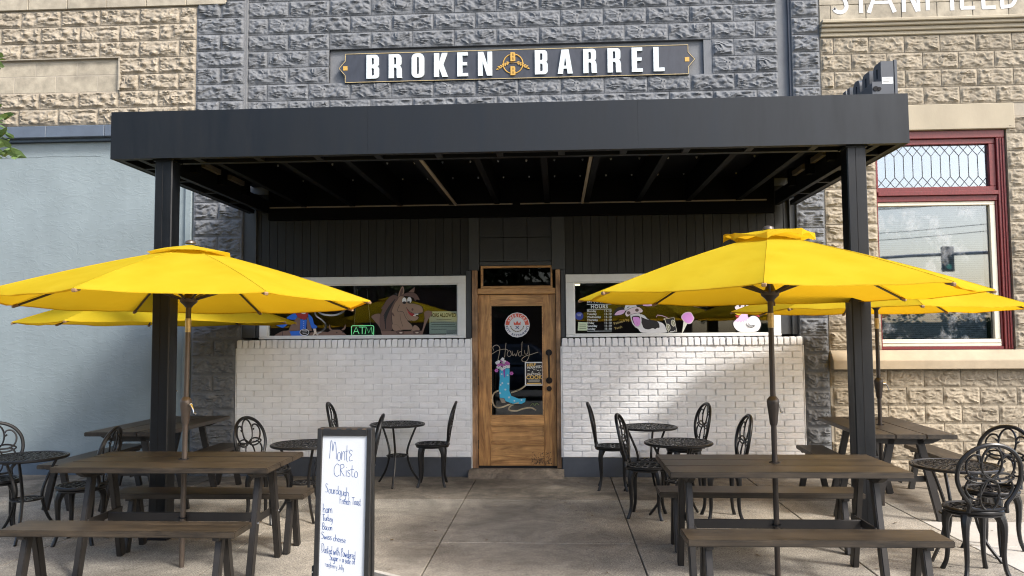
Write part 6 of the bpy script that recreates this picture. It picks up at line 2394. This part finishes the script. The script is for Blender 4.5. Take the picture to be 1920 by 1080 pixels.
# across the street (seen only mirrored in the glass)
ft = thing('far_tree', 'x', 'tree', (0, 0, 0), 0, 'trees across the street, mirrored in the shop windows')
r7 = random.Random(5)
tk, cw = MB(), MB()
limb(tk, (0, 0, -0.1), (0.1, 0, 3.0), 0.2, 0.14, r7)
for i in range(9):
    a = i * 2.4
    e = (1.9 * math.cos(a) * (0.5 + 0.5 * (i % 3) / 2), 1.9 * math.sin(a) * (0.5 + 0.5 * (i % 2)), 4.2 + 0.45 * i)
    limb(tk, (0.1, 0, 2.8), e, 0.09, 0.03, r7)
    for q in range(5):
        leaf_cluster(cw, Vector(e) + Vector((r7.gauss(0, 0.7), r7.gauss(0, 0.7), r7.gauss(0, 0.55))), 0.75, 70, 0.34, r7)
tk.build('trunk', M['bark'], ft, smooth=True)
cw.build('crown', M['leaf_far'], ft)
for i, (x, y, s_) in enumerate(((-24, -29, 1.0), (-18.5, -30, 1.1), (-13.5, -28.8, 0.95), (-8.8, -29.8, 1.1), (-4.2, -29, 1.0), (0.2, -30, 1.05), (4.6, -29.4, 0.95), (9.2, -31, 0.9), (27, -33, 0.8), (33, -31, 1.0))):
    o = ft if i == 0 else copy_tree(ft)
    o.location, o.rotation_euler, o.scale = (x, y, 0), (0, 0, i * 1.3), (s_, s_, s_)
    o['label'] = 'broad dark green tree across the street behind the camera, seen only in reflections'
ob = thing('added_building', 'low brown brick building added behind the camera to darken the reflections', 'building', (-8, -40, 0))  # unseen, added to block the bright horizon in the glass
MB().box(-22, 16, -5, 2, -0.15, 4.6).build('wall', mat('brown brick', (0.12, 0.07, 0.05), 0.85, vary=0.15, scale=4), ob)
MB().box(-22.2, 16.2, -5.2, 2.2, 4.601, 4.85).build('parapet', M['concrete'], ob)
wme = MB().box(-0.9, 0.9, 2.001, 2.05, 1.0, 2.7).mesh('window', M['car_glass'])
for i in range(9):
    put('window', wme, ob, (-20 + 4.2 * i, 0, 0))

hg = thing('hedge', 'long dark clipped hedge added behind the camera to darken the window reflection', 'hedge', (26, -34, 0))  # unseen, added to darken the lower pane of the red window
hm = MB()
for i in range(150):
    leaf_cluster(hm, (r7.uniform(-15, 15), r7.uniform(-0.5, 0.5), r7.uniform(0.3, 2.6)), 0.7, 45, 0.3, r7)
hm.build('foliage', M['leaf_far'], hg)
MB().box(-15, 15, -0.4, 0.2, -0.15, 2.2).build('core', M['leaf_far'], hg)
# traffic signal mirrored in the stone building's window
ts = thing('traffic_signal', 'traffic signal on a mast arm across the street behind the camera', 'traffic light', (23.5, -30.7, -0.1))
MB().lathe([(0.16, 0), (0.11, 6.3)], 14).build('pole', M['steel'], ts, smooth=True)
MB().tube([(0, 0, 5.75), (-6, 0.0, 5.55), (-12, 0, 5.2)], [0.10, 0.08, 0.05], 10).build('mast_arm', M['steel'], ts, smooth=True)
for x, z in ((-4.3, 5.35), (-9.5, 5.15)):
    hb = MB().box(x - 0.28, x + 0.28, 0.10, 0.32, z - 0.62, z + 0.62).build('signal_head', M['signal_dark'], ts, bevel=0.03)
    for q, mm in enumerate((M['signal_green'], P('dark amber lens', 60, 44, 14), P('dark red lens', 60, 16, 14))):
        MB().tube([(x, 0.32, z - 0.38 + 0.38 * q), (x, 0.335, z - 0.38 + 0.38 * q)], 0.13, 16, mi=0).build('lens', mm, hb)
        MB().tube([(x + 0.15 * math.cos(a), 0.40, z - 0.38 + 0.38 * q + 0.15 * math.sin(a)) for a in [R(10 + 16 * j) for j in range(11)]], 0.02, 4).build('visor', M['signal_dark'], hb)
up = thing('utility_pole', 'wooden utility pole with wires across the street behind the camera', 'utility pole', (29, -36, -0.1))
MB().lathe([(0.17, 0), (0.12, 10.5)], 12).build('pole', M['bark'], up, smooth=True)
MB().box(-1.2, 1.2, -0.06, 0.06, 9.4, 9.55).build('crossarm', M['bark'], up)
wi = MB()
for z, x in ((9.6, -1.1), (9.6, 0), (9.6, 1.1), (8.2, 0), (7.8, 0)):
    wi.tube([(x - 45 + 9 * j, -2 + 0.4 * j, z - 1.2 * math.sin(math.pi * j / 5)) for j in range(6)], 0.022, 4)
wi.build('wires', M['signal_dark'], up)

# parked car behind the camera, mirrored in the door
car = thing('parked_car', 'dark blue rounded car parked at the kerb behind the camera', 'car', (-1.3, -13.4, -0.15))
secs = []
for x, zb2, zt2, hw_ in ((-2.25, 0.45, 0.72, 0.62), (-2.15, 0.30, 0.92, 0.80), (-1.2, 0.24, 1.0, 0.90), (-0.4, 0.24, 1.02, 0.92), (0.9, 0.24, 1.02, 0.92), (1.7, 0.26, 1.0, 0.90), (2.15, 0.32, 0.9, 0.8), (2.22, 0.45, 0.7, 0.66)):
    secs.append((x, zb2, zt2, hw_))
cbm = MB()
vs, fs = [], []
m_ = 12
for x, a, b, w in secs:
    for k_ in range(m_):
        t_ = 2 * math.pi * k_ / m_
        cx2, cz2 = math.cos(t_), math.sin(t_)
        vs.append((x, w * math.copysign(abs(cx2) ** 0.5, cx2), (a + b) / 2 + (b - a) / 2 * math.copysign(abs(cz2) ** 0.55, cz2)))
for i in range(len(secs) - 1):
    for k_ in range(m_):
        l = (k_ + 1) % m_
        fs.append((i * m_ + k_, i * m_ + l, (i + 1) * m_ + l, (i + 1) * m_ + k_))
fs += [tuple(range(m_ - 1, -1, -1)), tuple((len(secs) - 1) * m_ + k_ for k_ in range(m_))]
cbm.add(vs, fs).build('body', M['car_paint'], car, smooth=True, angle=60)
cab = MB()
vs = [(-1.35, -0.82, 0.98), (1.25, -0.82, 0.98), (1.25, 0.82, 0.98), (-1.35, 0.82, 0.98), (-0.75, -0.66, 1.55), (0.65, -0.66, 1.55), (0.65, 0.66, 1.55), (-0.75, 0.66, 1.55)]
cab.add(vs, [(4, 5, 6, 7), (0, 1, 5, 4), (1, 2, 6, 5), (2, 3, 7, 6), (3, 0, 4, 7)])
co = cab.build('cabin', M['car_paint'], car, smooth=True, bevel=0.08, seg=3, angle=60)
gm = MB()
for s in (-1, 1):
    for x0, x1 in ((-1.12, -0.08), (0.02, 1.02)):
        gm.add([(x0, s * 0.812, 1.04), (x1, s * 0.812, 1.04), (min(x1, 0.60) , s * 0.692, 1.48), (max(x0, -0.72), s * 0.692, 1.48)], [(0, 1, 2, 3)])
gm.build('side_glass', M['car_glass'], car)
for x in (-1.35, 1.35):
    for s in (-1, 1):
        w_ = MB().tube([(x, s * 0.72, 0.32), (x, s * 0.93, 0.32)], 0.32, 20).build('wheel', M['tyre'], car, smooth=True)
        MB().tube([(x, s * 0.931, 0.32), (x, s * 0.94, 0.32)], 0.19, 16).build('rim', M['steel'], w_)

for x, y, lab_ in ((4.3, -13.3, 'dark blue car added behind the camera for dark reflections, the one nearest the stone building'), (-7.4, -13.5, 'dark blue car added out of view for dark reflections, the one nearest the blue stucco building')):  # two more cars added out of view to give dark reflections
    o = copy_tree(car)
    o.location = (x, y, -0.15)
    o['label'] = lab_
    o['group'] = 'cars parked at the kerb behind the camera'
car['group'] = 'cars parked at the kerb behind the camera'
car['label'] = 'dark blue rounded car parked at the kerb behind the camera, mirrored in the door'
